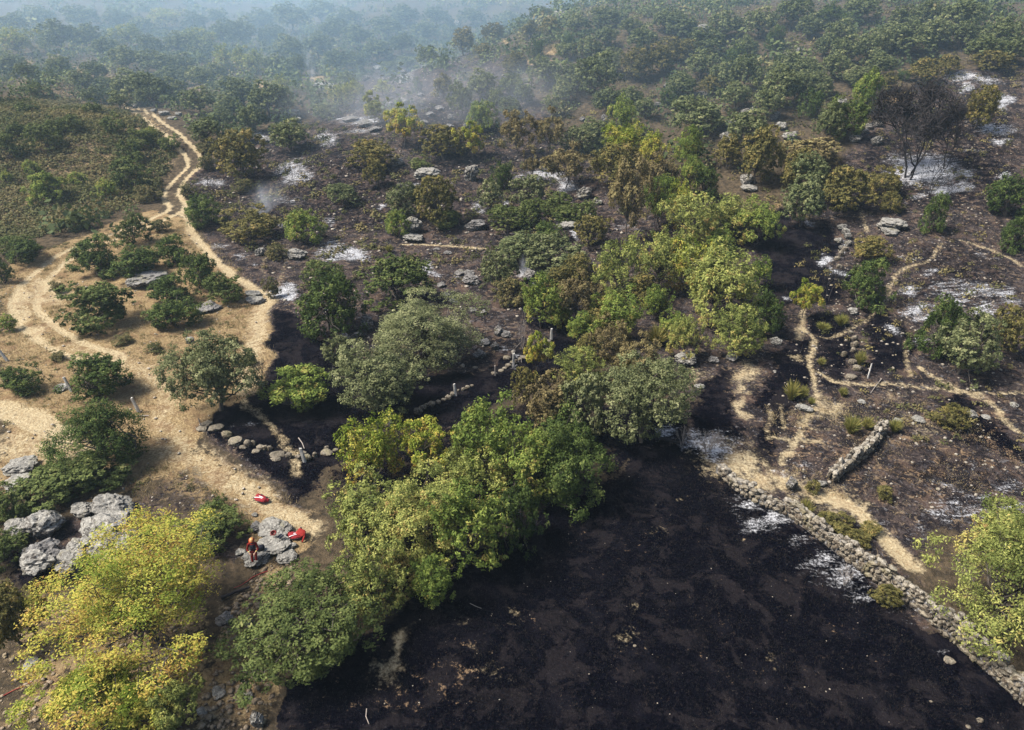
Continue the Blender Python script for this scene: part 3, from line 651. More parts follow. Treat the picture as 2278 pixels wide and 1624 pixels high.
# --- trees one can single out: (tile, x, y, width, height, kind, label)
T_ONE = [
 # along the near tree line
 (7, 930, 770, 1230, 820, 'bigyel', "big yellow ash tree with dark limbs below the pale lichened outcrop"),
 (7, 640, 1400, 720, 470, 'bigyel', "low yellow-green ash spreading under the big yellow ash"),
 (7, 60, 900, 330, 420, 'olive', "olive-brown oak leaning beside the big yellow ash and charred hollow"),
 (7, 1130, 1440, 330, 330, 'airyash', "small thin ash hanging over the stony gully path"),
 (7, 1990, 960, 860, 700, 'dholm', "broad dark oak with pale dead twigs overhanging the black field corner"),
 (8, 190, 215, 500, 440, 'ash', "large pale green oak-like ash beside the red packs"),
 (8, 490, 260, 560, 520, 'ash', "pale green ash with a domed top above the field's bushy edge"),
 (8, 830, 300, 480, 520, 'green', "fresh green ash whose boughs droop over the black field"),
 (8, 210, 640, 400, 420, 'ash', "pale green sapling crown between the broad dark oak and the field"),
 (8, 610, 660, 320, 320, 'green', "low green bough clump resting on the field edge with bare twigs"),
 (8, 1150, 240, 350, 430, 'juni', "dark green juniper under the drooping green ash at the field edge"),
 (5, 1480, 1450, 540, 570, 'juni', "tall green juniper standing between the ash line and the black field"),
 (5, 1230, 1430, 400, 440, 'green', "dark-leaved green ash filling the middle of the tree line"),
 (5, 1460, 1270, 380, 300, 'juni', "juniper top just behind the tall green juniper"),
 (5, 900, 1510, 400, 340, 'ash', "pale ash bough between the bright green ash and the domed ash"),
 (8, 420, 600, 380, 300, 'olive', "olive-brown bough hanging over dry grass at the field edge"),
 (5, 990, 1290, 420, 470, 'green', "bright green ash in the middle of the tree line"),
 (5, 560, 1330, 340, 330, 'airyel', "thin yellow-olive ash next to the bright yellow one"),
 (5, 225, 1370, 390, 430, 'yel', "bright yellow ash beside the leaning granite fence post"),
 (5, 700, 1500, 400, 260, 'ash', "pale green ash sapling between the yellow ash and the domed ash"),
 (5, 1980, 1060, 560, 560, 'grey', "large round grey-green holm oak with bare trunk over white ash"),
 (5, 1600, 1090, 290, 400, 'grey', "grey-green holm oak pressed against the large round one"),
 (5, 1380, 1080, 340, 380, 'sholm', "brown scorched holm oak beside the grey-green ones"),
 (5, 1220, 960, 160, 230, 'olive', "small olive-brown oak at the end of the scorched holm oak"),
 (5, 1560, 830, 280, 230, 'ash', "pale green low ash above the scorched holm oak"),
 (5, 1790, 660, 230, 270, 'scorch', "yellow-topped scorched oak with brown lower leaves"),
 (5, 1950, 760, 260, 260, 'scorch', "rusty brown scorched oak beside the dry bracken"),
 # middle grove of ashes
 (5, 1330, 400, 280, 300, 'green', "green ash standing over the black strip by the granite posts"),
 (5, 1540, 360, 240, 270, 'scorch', "pale brown scorched ash between two green ones"),
 (5, 1570, 215, 200, 220, 'olive', "olive-green oak above the pale brown scorched ash"),
 (5, 1850, 480, 300, 280, 'green', "rounded green ash above the yellow-topped scorched oak"),
 (5, 1600, 570, 240, 190, 'green', "low green ash beside the black strip"),
 (5, 1830, 190, 310, 310, 'ash', "pale yellow-green ash at the upper end of the grove"),
 (5, 2110, 130, 320, 340, 'ash', "tall pale ash with yellow tips amid the grove"),
 (5, 1900, 60, 130, 130, 'green', "small bright green ash behind the pale ones"),
 (6, 280, 270, 450, 430, 'ash', "tallest pale green ash with a clear dark trunk on dry grass"),
 (6, 90, 160, 280, 330, 'yel', "yellow-tipped ash behind the tallest pale ash"),
 (6, 70, 620, 190, 240, 'ash', "slim pale ash beside the big grey boulder"),
 (6, 400, 590, 310, 290, 'ash', "small yellow-green ash at the foot of the tallest one"),
 (6, 610, 490, 260, 300, 'juni', "dark green rounded tree close beside the tallest pale ash"),
 (6, 560, 200, 130, 200, 'green', "narrow green sapling on the edge of the black gully"),
 (6, 860, 370, 170, 190, 'airyel', "little yellow ash beside the pale footpath"),
 (3, 120, 1440, 330, 300, 'ash', "yellow-green ash at the top of the grove"),
 (3, 360, 1400, 300, 250, 'ash', "broad yellow-green ash under the rocky slope"),
 (3, 550, 1450, 260, 250, 'green', "green ash at the grove edge above the black gully"),
 (3, 100, 960, 180, 220, 'green', "bright green upright ash among the dark hillside oaks"),
 (3, 100, 1130, 170, 220, 'green', "green ash just below the bright upright one"),
 (3, 210, 1200, 190, 200, 'juni', "dark green tree in the shade of the rocky slope"),
 (2, 1860, 920, 260, 230, 'yel', "yellow-green ash with a brown skirt below the hillside"),
 (2, 2040, 990, 190, 230, 'yel', "bright yellow ash, the highest of the autumn ones"),
 (2, 1850, 760, 180, 220, 'green', "dark fresh green ash above the yellow ones"),
 (2, 1790, 1080, 300, 240, 'olive', "olive-brown oak under the yellow-green ash"),
 (2, 2080, 1130, 240, 230, 'scorch', "yellow-brown half-scorched ash above the green crowns"),
 (2, 1900, 1260, 270, 400, 'scorch', "tall pale brown oak with thin scorched leaves and dark trunk"),
 (2, 2100, 1300, 260, 280, 'green', "dense green ash touching the thin scorched oak"),
 (2, 2230, 1330, 200, 260, 'yel', "yellow ash with pale tips beside the dense green ash"),
 # left part by the tracks
 (4, 1380, 880, 520, 500, 'grey', "tall grey-green holm oak beside the track above the boulder row"),
 (4, 650, 1270, 600, 480, 'juni', "large spreading juniper below the track junction"),
 (4, 560, 1520, 440, 170, 'bush', "low grey-green bush at the foot of the large spreading juniper"),
 (4, 660, 880, 420, 300, 'juni', "round dark juniper beside the tilted fence post"),
 (4, 120, 910, 260, 200, 'juni', "round juniper between the two pale tracks"),
 (4, 1960, 960, 440, 340, 'jgreen', "yellow-green juniper on the black ground past the grey-green oak"),
 (4, 2150, 420, 420, 420, 'juni', "dark green round tree rising from the black strip's head"),
 (4, 2110, 230, 220, 190, 'bush', "green bush behind the dark round tree"),
 (4, 2180, 720, 170, 190, 'grey', "small grey-green oak between the juniper and the large dome oak"),
 (4, 600, 120, 340, 260, 'juni', "dark juniper at the inside of the track bend"),
 (4, 880, 140, 340, 220, 'juni', "wide juniper behind the dark-capped boulder"),
 (4, 1100, 70, 240, 190, 'juni', "small juniper above the wide one by the track fork"),
 (4, 1290, 200, 240, 260, 'juni', "upright juniper between the dark-capped boulder and the footpath"),
 (4, 1450, 330, 240, 190, 'bush', "grey-green bush at the foot of the upright juniper"),
 (4, 650, 430, 420, 320, 'bush', "dark bush topped with dead pale twigs inside the bend"),
 (4, 1080, 330, 290, 200, 'juni', "bright-tipped juniper top in front of the dark-capped boulder"),
 (4, 1120, 480, 320, 220, 'juni', "dark low juniper below the bright-tipped one"),
 (4, 40, 545, 130, 110, 'jgreen', "bright green low bush outside the track bend"),
 (4, 150, 70, 250, 170, 'juni', "dark juniper on the outer side of the upper track"),
 (4, 10, 200, 120, 190, 'juni', "dark juniper outside the bend above the bright bush"),
 (7, 70, 170, 260, 240, 'bush', "dark grey-green bush behind the tall rounded boulder"),
 (7, 40, 440, 270, 220, 'bush', "dark bush in front of the lichened outcrop"),
 (7, 330, 40, 450, 220, 'bush', "low olive-green bush spreading above the lichened boulders"),
 (7, 1400, 290, 370, 240, 'bush', "dark green bush beside the firefighter's rocks"),
 (7, 1420, 150, 100, 100, 'juni', "small juniper tip behind the bush by the rocks"),
 (5, 390, 250, 410, 290, 'dholm', "olive-green dome-shaped oak on the burnt slope"),
 (5, 560, 600, 660, 460, 'grey', "large multi-domed olive-grey oak above the black strip"),
 (5, 270, 920, 520, 440, 'grey', "rounded grey-green holm oak below the multi-domed oak"),
 (5, 1050, 190, 220, 230, 'grey', "grey-green oak over white ash and smoking rocks"),
 (5, 1130, 340, 220, 190, 'sbush', "dim brown bush under the oak over white ash"),
 (5, 1190, 50, 330, 200, 'holm', "dark holm oak on the rim above the ashes grove"),
 (5, 1390, 110, 380, 250, 'grey', "wide grey-green oak thicket behind the scorched ash"),
 (5, 1290, 720, 160, 220, 'airyel', "sparse little ash with yellowing leaves on the black strip"),
 # right-hand slope
 (6, 1240, 280, 300, 300, 'juni', "dark olive juniper beside the charred forked tree"),
 (6, 1270, 60, 230, 160, 'olive', "yellowish olive oak by the ruined stone wall"),
 (6, 1760, 580, 300, 390, 'juni', "yellow-green juniper below the white ash patches"),
 (6, 1910, 680, 340, 380, 'grey', "pale green holm oak in front of the yellow-green juniper"),
 (6, 2160, 600, 220, 290, 'olive', "dull olive oak touching the pale green holm oak"),
 (6, 1800, 1140, 200, 170, 'obush', "lone olive bush on the scorched plain above the short wall"),
 (9, 2240, 640, 780, 800, 'lime', "big yellow-green ash beyond the long dry-stone wall"),
 (9, 2240, 340, 480, 300, 'ash', "fresh yellow-green top bough of the ash past the wall"),
 (3, 1260, 600, 210, 290, 'jgreen', "bright green cone-shaped juniper on the hillside"),
 (3, 1130, 770, 260, 260, 'juni', "dark juniper below the cone-shaped bright one"),
 (3, 900, 670, 140, 200, 'juni', "narrow dark juniper among hillside boulders"),
 (3, 1000, 800, 150, 230, 'holm', "dark holm oak beside the hillside path boulders"),
 (3, 1990, 700, 190, 230, 'olive', "olive-brown oak with a forked trunk near white ash"),
 (3, 1110, 1230, 340, 270, 'olive', "broad olive-yellow oak above the flat grey ledge"),
 (3, 1370, 1190, 210, 180, 'obush', "olive bush below the white ash around the burnt tree"),
 (3, 1420, 1320, 150, 140, 'obush', "small yellow-brown bush on bare scorched soil"),
 (3, 1700, 1390, 170, 250, 'juni', "green-olive juniper below the smallest burnt tree"),
 (3, 2190, 1270, 270, 290, 'juni', "dark green juniper on the burnt slope facing the ash patch"),
 (3, 2210, 1520, 200, 220, 'juni', "olive juniper on stony brown soil"),
 (3, 900, 1150, 240, 260, 'holm', "fresh green holm oak in front of the pale scorched crown"),
 (3, 870, 980, 320, 200, 'sholm', "pale brown scorched crown above the fresh green holm oak"),
 (3, 800, 1110, 200, 260, 'olive', "olive-grey oak against the fresh green holm oak"),
 (3, 850, 1330, 260, 260, 'holm', "dark oak with bare lower twigs above the black gully"),
 (3, 560, 1010, 260, 330, 'olive', "tall dull olive oak above the stacked grey rocks"),
 (3, 490, 830, 270, 200, 'holm', "dark holm oak growing over hillside blocks"),
 (3, 360, 990, 180, 190, 'olive', "brownish oak between the bright ash and dull olive oak"),
 # burnt slope in the middle
 (1, 1540, 1010, 300, 270, 'olive', "round olive-brown oak on burnt ground just past the track bend"),
 (1, 1310, 1370, 250, 210, 'juni', "dark green juniper at the edge of the burn by the track"),
 (1, 1630, 1470, 340, 210, 'obush', "brownish bushes' dense clump beside the smoking spot"),
 (1, 1960, 1470, 250, 220, 'jgreen', "yellow-green juniper standing on the burnt slope"),
 (1, 1880, 880, 240, 180, 'holm', "dark holm oak above white ash near the round olive-brown oak"),
 (2, 930, 760, 190, 210, 'jgreen', "vivid green tree alone in the smoky hollow"),
 (2, 690, 930, 270, 190, 'olive', "wide olive-brown dome oak in the smoky hollow"),
 (2, 880, 900, 170, 180, 'airyel', "thin yellow-olive ash beside the dome oak"),
 (2, 420, 800, 230, 210, 'airyel', "thin yellowish ash standing in drifting smoke"),
 (2, 230, 690, 150, 150, 'airyash', "pale green small-crowned ash on the ash-white bank"),
 (2, 1160, 850, 210, 220, 'scorch', "taller brown thin-leaved oak below the wooded hillside"),
 (2, 1380, 850, 190, 220, 'scorch', "rounder brown thin-leaved oak below the wooded hillside"),
 (2, 1560, 920, 210, 160, 'grey', "blue-green rounded willow-like tree in smoke"),
 (2, 1490, 1060, 280, 220, 'scorch', "dim smoky grey-brown tree under the blue-green one"),
 (2, 210, 1010, 270, 160, 'olive', "flat-topped olive oak on the burnt slope"),
 (2, 250, 1120, 150, 160, 'olive', "small olive oak below the flat-topped one"),
 (2, 440, 1310, 200, 210, 'grey', "grey-green oak above the small bright juniper"),
 (2, 380, 1450, 160, 180, 'jgreen', "small bright juniper beside a pale boulder"),
 (2, 650, 1310, 250, 280, 'olive', "olive-green oak with fine stems on the burnt slope"),
 (2, 720, 1420, 190, 130, 'bush', "green bush at the foot of the fine-stemmed oak"),
 (2, 1070, 1140, 130, 200, 'juni', "dark narrow tree beside the mossy boulder"),
 (2, 1260, 1070, 100, 200, 'scorch', "ghost-pale scorched sapling on white ash"),
 (2, 1250, 1240, 210, 180, 'grey', "greyish half-burnt oak below the ghost-pale sapling"),
 (2, 1000, 1270, 140, 170, 'grey', "thin grey-green tree with forked stems on burnt soil"),
 (2, 1100, 1420, 210, 150, 'bush', "lower green bush over the bare earth bank"),
 (2, 1240, 1390, 180, 190, 'bush', "taller green bush over the bare earth bank"),
 (2, 1410, 1330, 190, 140, 'bush', "grey-green bush below the white ash terrace"),
 (2, 1480, 1390, 190, 120, 'bush', "dark green bush in front of the grey-green one"),
 (2, 1620, 1370, 120, 150, 'bush', "round bush next to the square smoky boulder"),
 (2, 1370, 1500, 180, 140, 'juni', "olive juniper tips above the wide oak thicket"),
 (2, 1660, 1500, 200, 170, 'olive', "dull olive oak beside the ashy footpath"),
 (2, 530, 1060, 130, 90, 'bush', "low grey bush beside lichened rocks on the slope"),
]
for t, x, y, w, h, kind, lab in T_ONE:
    px, py = tile(t, x, y)
    tree(kind, px, py, w * .3425, h * .3425, lab)

# --- sets of look-alikes: label, kind, [(tile, x, y, w, h), ...]
T_SET = [
 ("leafy sapling filling the ashes grove", "saplings in the ashes grove", 'green',
  [(5, 1450, 480, 170, 160), (5, 1720, 430, 180, 170), (5, 2060, 400, 190, 190), (5, 2190, 560, 180, 180), (6, 450, 330, 160, 180), (3, 300, 1560, 200, 160)]),
 ("brownish sapling under the ashes grove", "brown saplings in the ashes grove", 'olive',
  [(5, 1700, 560, 200, 180), (5, 1980, 320, 210, 200), (5, 1900, 880, 220, 180), (5, 2060, 900, 200, 150), (5, 1660, 700, 190, 170), (5, 1430, 260, 190, 170)]),
 ("dark evergreen bush in the unburnt green heath beside the track", "evergreen bushes in the heath", 'bush',
  [(1, 720, 810, 135, 125), (1, 830, 1140, 260, 230), (1, 850, 985, 140, 150), (1, 490, 1440, 150, 130), (1, 855, 1500, 190, 190), (1, 50, 960, 180, 180), (1, 290, 900, 190, 170), (1, 330, 830, 140, 120), (1, 120, 1590, 180, 120), (1, 590, 700, 100, 90), (1, 250, 590, 120, 100), (1, 160, 700, 130, 90), (1, 440, 810, 150, 110), (1, 930, 900, 160, 120), (1, 1090, 930, 130, 90), (1, 100, 840, 140, 120)]),
 ("bright green juniper in the unburnt heath beside the track", "bright junipers in the heath", 'jgreen',
  [(1, 290, 1210, 250, 200), (1, 200, 1090, 110, 100), (1, 690, 1230, 140, 120), (1, 500, 1160, 120, 90), (1, 970, 870, 90, 80), (1, 40, 1150, 80, 80)]),
 ("dark evergreen oak on the crest where the track disappears", "oaks on the track crest", 'holm',
  [(1, 850, 560, 260, 170), (1, 990, 590, 230, 190), (1, 1130, 600, 170, 150), (1, 1560, 610, 260, 170), (1, 1730, 650, 260, 190), (1, 1830, 640, 130, 130), (1, 770, 650, 140, 110), (1, 920, 640, 110, 90), (1, 1290, 650, 220, 140), (1, 540, 520, 150, 110), (1, 600, 620, 120, 90)]),
 ("dark holm oak on the burnt slope across the track from the heath", "oaks right of the track", 'holm',
  [(1, 1340, 850, 210, 150), (1, 1650, 770, 180, 150), (1, 1560, 880, 150, 100), (1, 1490, 700, 190, 130), (1, 1420, 770, 160, 110), (1, 2130, 720, 130, 100), (1, 2230, 1260, 190, 130), (1, 1470, 560, 160, 110)]),
 ("brown-olive heath bush at the track verge", "verge bushes", 'sbush',
  [(1, 1330, 960, 130, 90), (1, 1220, 1240, 110, 100), (1, 1340, 1060, 120, 110), (1, 960, 1260, 160, 110), (1, 1030, 1470, 120, 90), (1, 1580, 1210, 130, 90), (4, 370, 310, 90, 80), (4, 1000, 700, 110, 60), (4, 370, 760, 110, 50), (4, 800, 650, 120, 70), (4, 1510, 650, 90, 70), (4, 1790, 80, 130, 100), (4, 1770, 320, 100, 130), (4, 1610, 780, 110, 60)]),
 ("dense dark holm oak on the rocky hill above the autumn ashes", "oaks on the rocky hill", 'holm',
  [(2, 800, 650, 150, 190), (2, 930, 560, 190, 170), (2, 1110, 560, 160, 140), (2, 1200, 600, 130, 140), (2, 1350, 470, 210, 170), (2, 1680, 500, 300, 250), (2, 1520, 510, 190, 170), (2, 1470, 600, 150, 130), (2, 1760, 400, 170, 150), (2, 1980, 260, 200, 150), (2, 1130, 700, 150, 120), (2, 1650, 860, 190, 150), (2, 1760, 650, 190, 150), (2, 1910, 640, 160, 130), (2, 2000, 700, 130, 120), (2, 1410, 680, 130, 120), (2, 1030, 650, 90, 140), (2, 1640, 320, 160, 130),
   (3, 160, 760, 330, 220), (3, 60, 560, 190, 150), (3, 690, 560, 260, 230), (3, 620, 670, 200, 180), (3, 170, 420, 190, 170), (3, 330, 500, 190, 150), (3, 480, 470, 200, 200), (3, 760, 440, 200, 170), (3, 400, 620, 190, 150), (3, 820, 560, 150, 160), (3, 880, 480, 200, 160), (3, 1040, 430, 190, 150), (3, 960, 560, 160, 150), (3, 1180, 500, 170, 120), (3, 990, 300, 150, 130), (3, 1120, 330, 190, 160), (3, 1280, 300, 210, 190), (3, 1080, 220, 200, 150), (3, 1330, 420, 180, 140), (3, 560, 150, 210, 160), (3, 760, 80, 240, 170), (3, 340, 170, 220, 150), (3, 230, 280, 240, 170), (3, 880, 170, 170, 130), (3, 1200, 60, 230, 140), (3, 1390, 250, 180, 160), (3, 1560, 260, 260, 180), (3, 1700, 210, 220, 160), (3, 1520, 130, 200, 150), (3, 1860, 100, 240, 170), (3, 2120, 230, 240, 200), (3, 2000, 320, 200, 150), (3, 1900, 230, 200, 160), (3, 1650, 80, 160, 150), (3, 2200, 330, 200, 150), (3, 480, 310, 150, 120), (3, 60, 180, 210, 140)]),
 ("green pointed juniper between the dark hillside oaks", "pointed junipers on the hill", 'juni',
  [(2, 1290, 320, 100, 140), (2, 1500, 265, 70, 90), (2, 2160, 630, 130, 120), (3, 390, 370, 140, 160), (3, 660, 250, 150, 140), (3, 1020, 100, 180, 140), (3, 1130, 140, 100, 120), (3, 900, 150, 120, 130), (3, 430, 420, 110, 130), (3, 690, 390, 130, 110), (2, 690, 395, 70, 120), (2, 520, 560, 70, 110), (3, 1500, 490, 90, 70), (3, 1650, 530, 90, 90)]),
 ("dull brown oak on the smoky hill slope", "brown oaks on the hill", 'olive',
  [(2, 1930, 420, 190, 170), (2, 2100, 390, 210, 170), (2, 2180, 330, 180, 140), (2, 820, 270, 170, 150), (2, 1000, 220, 150, 110), (2, 1390, 180, 160, 110), (2, 680, 560, 140, 130), (2, 1170, 400, 150, 110), (2, 1120, 440, 110, 90), (3, 240, 560, 150, 110), (3, 90, 330, 150, 120), (3, 1620, 460, 200, 140), (3, 1390, 530, 130, 100), (3, 1780, 420, 160, 110), (3, 2080, 400, 200, 110), (2, 950, 330, 120, 80), (2, 1250, 190, 120, 90)]),
 ("yellow-green broadleaf tree in the hazy wood beyond the track crest", "pale trees in the hazy wood", 'ash',
  [(1, 1560, 380, 120, 130), (1, 1650, 400, 120, 130), (1, 100, 270, 200, 140), (1, 290, 290, 90, 80), (1, 1280, 270, 190, 140), (1, 1440, 370, 120, 130), (1, 1070, 120, 190, 100), (2, 110, 600, 150, 140), (2, 290, 570, 120, 80), (1, 2200, 620, 150, 120), (1, 830, 230, 180, 110), (1, 1820, 540, 110, 90), (2, 20, 640, 110, 130)]),
 ("dark holm oak in the hazy wood beyond the track crest", "holm oaks in the hazy wood", 'holm',
  [(1, 60, 420, 170, 130), (1, 180, 470, 150, 110), (1, 370, 420, 150, 100), (1, 620, 460, 150, 100), (1, 820, 380, 190, 130), (1, 1020, 410, 220, 140), (1, 1180, 420, 180, 120), (1, 1100, 500, 220, 120), (1, 1290, 500, 170, 110), (1, 700, 560, 150, 100), (1, 1400, 470, 150, 100), (1, 1440, 220, 180, 150), (1, 1570, 210, 180, 150), (1, 920, 170, 140, 110), (1, 380, 230, 230, 160), (1, 560, 240, 200, 140), (1, 1150, 290, 170, 130), (1, 990, 300, 150, 120), (1, 680, 310, 190, 120), (1, 1750, 240, 170, 130), (1, 1880, 320, 200, 150), (1, 1780, 420, 150, 120), (1, 2060, 300, 200, 140), (1, 2150, 200, 200, 130), (1, 1700, 130, 180, 120), (1, 1900, 110, 220, 140), (1, 2080, 80, 200, 120), (1, 540, 110, 220, 120), (1, 250, 110, 220, 110), (1, 90, 150, 180, 110), (1, 760, 120, 170, 100), (1, 1260, 140, 170, 100), (1, 1400, 110, 120, 90), (1, 1960, 420, 150, 110), (1, 2180, 390, 170, 120),
   (2, 100, 400, 170, 110), (2, 250, 330, 190, 120), (2, 420, 280, 160, 110), (2, 130, 240, 190, 120), (2, 330, 180, 200, 120), (2, 560, 200, 180, 110), (2, 60, 120, 190, 110), (2, 440, 100, 200, 110), (2, 650, 110, 170, 100), (2, 590, 360, 140, 110), (2, 450, 410, 120, 80), (2, 60, 510, 110, 80), (2, 330, 440, 110, 80), (2, 740, 220, 110, 90), (2, 870, 110, 170, 90), (2, 1120, 130, 170, 90), (2, 1330, 90, 160, 80), (2, 1560, 150, 160, 90), (2, 1750, 110, 190, 100), (2, 1900, 170, 160, 100), (2, 2130, 130, 190, 120), (2, 1740, 240, 150, 110), (2, 1480, 330, 130, 90)]),
 ("olive bush in the crook between field walls and the pale footpath", "bushes by the long wall", 'obush',
  [(9, 1040, 280, 230, 170), (9, 1180, 370, 170, 130), (9, 1270, 315, 140, 100), (9, 905, 45, 100, 100), (9, 1370, 85, 110, 100), (9, 1380, 740, 170, 150)]),
]
NEAR = {                                                     # what the look-alikes stand beside
 "oaks on the rocky hill": ("dark holm oak", [(3, 735, 375, "beside the round balanced boulder"), (3, 250, 600, "above the grey rock bands"), (3, 1260, 500, "uphill of the cone-shaped bright juniper"), (2, 2000, 400, "around the tall standing rock"), (2, 1000, 530, "beside the straw clearings on the hill"), (2, 1750, 700, "on the slope over the autumn ashes"), (3, 1900, 150, "on the hilltop above the burnt tree"), (3, 450, 150, "on the hazy hilltop"), (2, 1650, 450, "in the dense thicket under the dead snag")]),
 "holm oaks in the hazy wood": ("hazy dark holm oak", [(1, 420, 400, "near the pale field clearings"), (1, 1150, 450, "behind the track crest"), (1, 1600, 330, "around the yellow-green pair past the crest"), (1, 1950, 150, "on the wooded ridge behind the hollow"), (1, 400, 120, "on the far plain"), (2, 250, 300, "in the blue smoke over the hollow"), (2, 1000, 150, "below the small far crag"), (2, 1650, 150, "near the pale crag on the far hill")]),
 "evergreen bushes in the heath": ("dark evergreen bush in the heath", [(1, 840, 1060, "where two grow one above the other"), (1, 855, 1500, "beside the track fork"), (1, 490, 1440, "alone among brown heath"), (1, 120, 900, "in the darkest clump"), (1, 720, 810, "alone on the upper slope"), (1, 1000, 910, "close to the winding track"), (1, 250, 620, "near the heath's top edge"), (1, 120, 1590, "near the outer track juniper")]),
 "bright junipers in the heath": ("bright green juniper in the heath", [(1, 290, 1210, "with the fullest crown"), (1, 200, 1090, "behind the full-crowned one"), (1, 690, 1230, "near the dark paired bushes"), (1, 970, 870, "close to the winding track"), (1, 500, 1160, "between the full-crowned one and the dark pair")]),
 "pointed junipers on the hill": ("green pointed juniper", [(2, 1290, 320, "on dry grass in the smoky hill slope"), (3, 400, 390, "above the grey rock bands"), (3, 1050, 110, "on the hilltop"), (3, 670, 300, "by the round balanced boulder"), (2, 2160, 630, "alone beside hillside crags"), (2, 600, 470, "on the burnt rocks of the hollow"), (3, 1570, 510, "above the large burnt tree")]),
 "pale trees in the hazy wood": ("yellow-green broadleaf tree", [(1, 1600, 390, "past the crest, one of a bright pair"), (1, 190, 280, "in haze on the far plain"), (1, 1280, 270, "in the hazy dip past the crest"), (1, 950, 170, "on the far hazy slope"), (2, 130, 610, "in the smoke of the hollow"), (1, 2000, 580, "beside the tall smoke plume")]),
 "verge bushes": ("brown-olive heath bush", [(1, 1330, 1010, "at the outer side of the track bend"), (1, 1220, 1240, "on the track's burnt verge"), (1, 1000, 1360, "on the track's heath verge"), (4, 370, 310, "inside the track loop"), (4, 1000, 690, "on dry grass below the loop"), (4, 1780, 200, "by the thin footpath in the burn"), (4, 1550, 710, "on the dry verge by the tall grey-green oak"), (1, 1580, 1210, "near the smoking spot")]),
 "oaks right of the track": ("dark holm oak", [(1, 1340, 850, "just over the track from the heath"), (1, 1600, 800, "on the burnt slope behind the round olive-brown oak"), (1, 2130, 720, "at the smoky hollow's rim"), (1, 2230, 1260, "on open burnt ground"), (1, 1480, 620, "below the crest thicket")]),
  "saplings in the ashes grove": ("leafy green sapling", [(5, 1450, 500, "by the black strip's far post"), (5, 1720, 400, "amid the green and scorched ashes"), (5, 2000, 620, "near the rusty bracken"), (5, 2150, 480, "behind the slim pale ash"), (6, 300, 400, "under the tallest pale ash"), (3, 380, 1570, "at the grove's upper edge")]),
 "brown saplings in the ashes grove": ("brownish sapling", [(5, 1700, 620, "above the yellow-topped scorched oak"), (5, 1980, 890, "against the large round holm oak's top"), (5, 1560, 220, "beside the olive-green oak"), (6, 0, 400, "behind the tallest pale ash")]),
 "oaks on the track crest": ("dark evergreen oak", [(1, 900, 590, "where the track vanishes over the crest"), (1, 1700, 630, "along the crest edge above the hollow"), (1, 550, 560, "on the crest at the heath's top")]),
 "brown oaks on the hill": ("dull brown oak", [(2, 2050, 390, "near the tall standing rock"), (2, 1000, 260, "on the smoky slope over the straw clearings"), (3, 1650, 460, "above the large burnt tree"), (3, 150, 450, "among the hillside rock bands")]),
}
for lab, grp, kind, items in T_SET:
    med = sorted(i[3] for i in items)[len(items) // 2]
    for t, x, y, w, h in items:
        px, py = tile(t, x, y)
        if grp in NEAR:
            base, marks = NEAR[grp]
            k = min(marks, key=lambda m: math.dist(tile(*m[:3]), (px, py)))
            lab = ("broad " if w > med * 1.12 else "small " if w < med * .88 else "round ") + base + " " + k[3]
        tree(kind, px, py, w * .3425, h * .3425, lab, grp)

# --- bare burnt and dead trees
for t, x, y, w, h, st, dp, lab in (
  (3, 1610, 820, 560, 660, 3, 5, "large burnt tree with a black fan of twigs over white ash"),
  (3, 1830, 860, 340, 460, 2, 5, "second burnt tree leaning beside the black fan of twigs"),
  (3, 1700, 1120, 190, 300, 2, 4, "small burnt tree standing on a ledge of white ash"),
  (3, 2120, 990, 170, 250, 2, 4, "forked charred trunk at the end of the white ash"),
  (6, 1040, 240, 240, 340, 2, 4, "charred forked tree by the footpath and grey ash"),
  (4, 1690, 860, 230, 230, 4, 4, "black bare shrub beside the tall grey-green holm oak"),
  (4, 2130, 50, 110, 170, 2, 4, "charred little tree on the white ash behind the green bush"),
  (6, 1930, 250, 70, 110, 1, 3, "charred stump with a spike among white streaks")):
    px, py = tile(t, x, y); bare(px, py, w * .3425, h * .3425, lab, st, None, dp, seed=int(x))
for t, x, y, w, h, st, dp, lab in (
  (5, 1195, 640, 190, 330, 1, 4, "dead pale tree leaning over the granite posts"),
  (2, 1870, 380, 50, 100, 1, 3, "bleached dead snag high on the hillside"),
  (6, 230, 1300, 250, 190, 7, 3, "many-stemmed pale bare bush on the white ash patch"),
  (6, 60, 1270, 130, 160, 5, 3, "smaller bare bush on the edge of the white ash patch"),
  (9, 1130, 620, 120, 150, 5, 2, "burnt sprig bush on the white ash strip by the long wall")):
    px, py = tile(t, x, y); bare(px, py, w * .3425, h * .3425, lab, st, M_DEAD, dp, seed=int(x), name="dead_tree" if st == 1 else "bare_bush")
for t, where, pts in ((1, "between the track and the smoky hollow", [(1900, 1105), (1960, 1130), (1350, 1175), (2130, 885)]), (5, "around the dome-shaped oak", [(605, 190), (1215, 185), (70, 70)]),
                      (6, "above the yellow-green juniper", [(1980, 310), (1560, 425), (2030, 440), (1700, 205), (1800, 380), (1880, 330)]), (9, "past the ash beyond the wall", [(1880, 195), (2120, 140), (1850, 50), (1960, 220)]), (2, "on the ash terrace under the hill", [(1450, 1150), (1360, 1170), (1500, 1190)])):
    for x, y in pts:
        px, py = tile(t, x, y); bare(px, py, 24, 26, "small charred shrub skeleton in white ash " + where, 3, None, 2, seed=int(x + y), group="charred shrub skeletons", name="burnt_shrub")
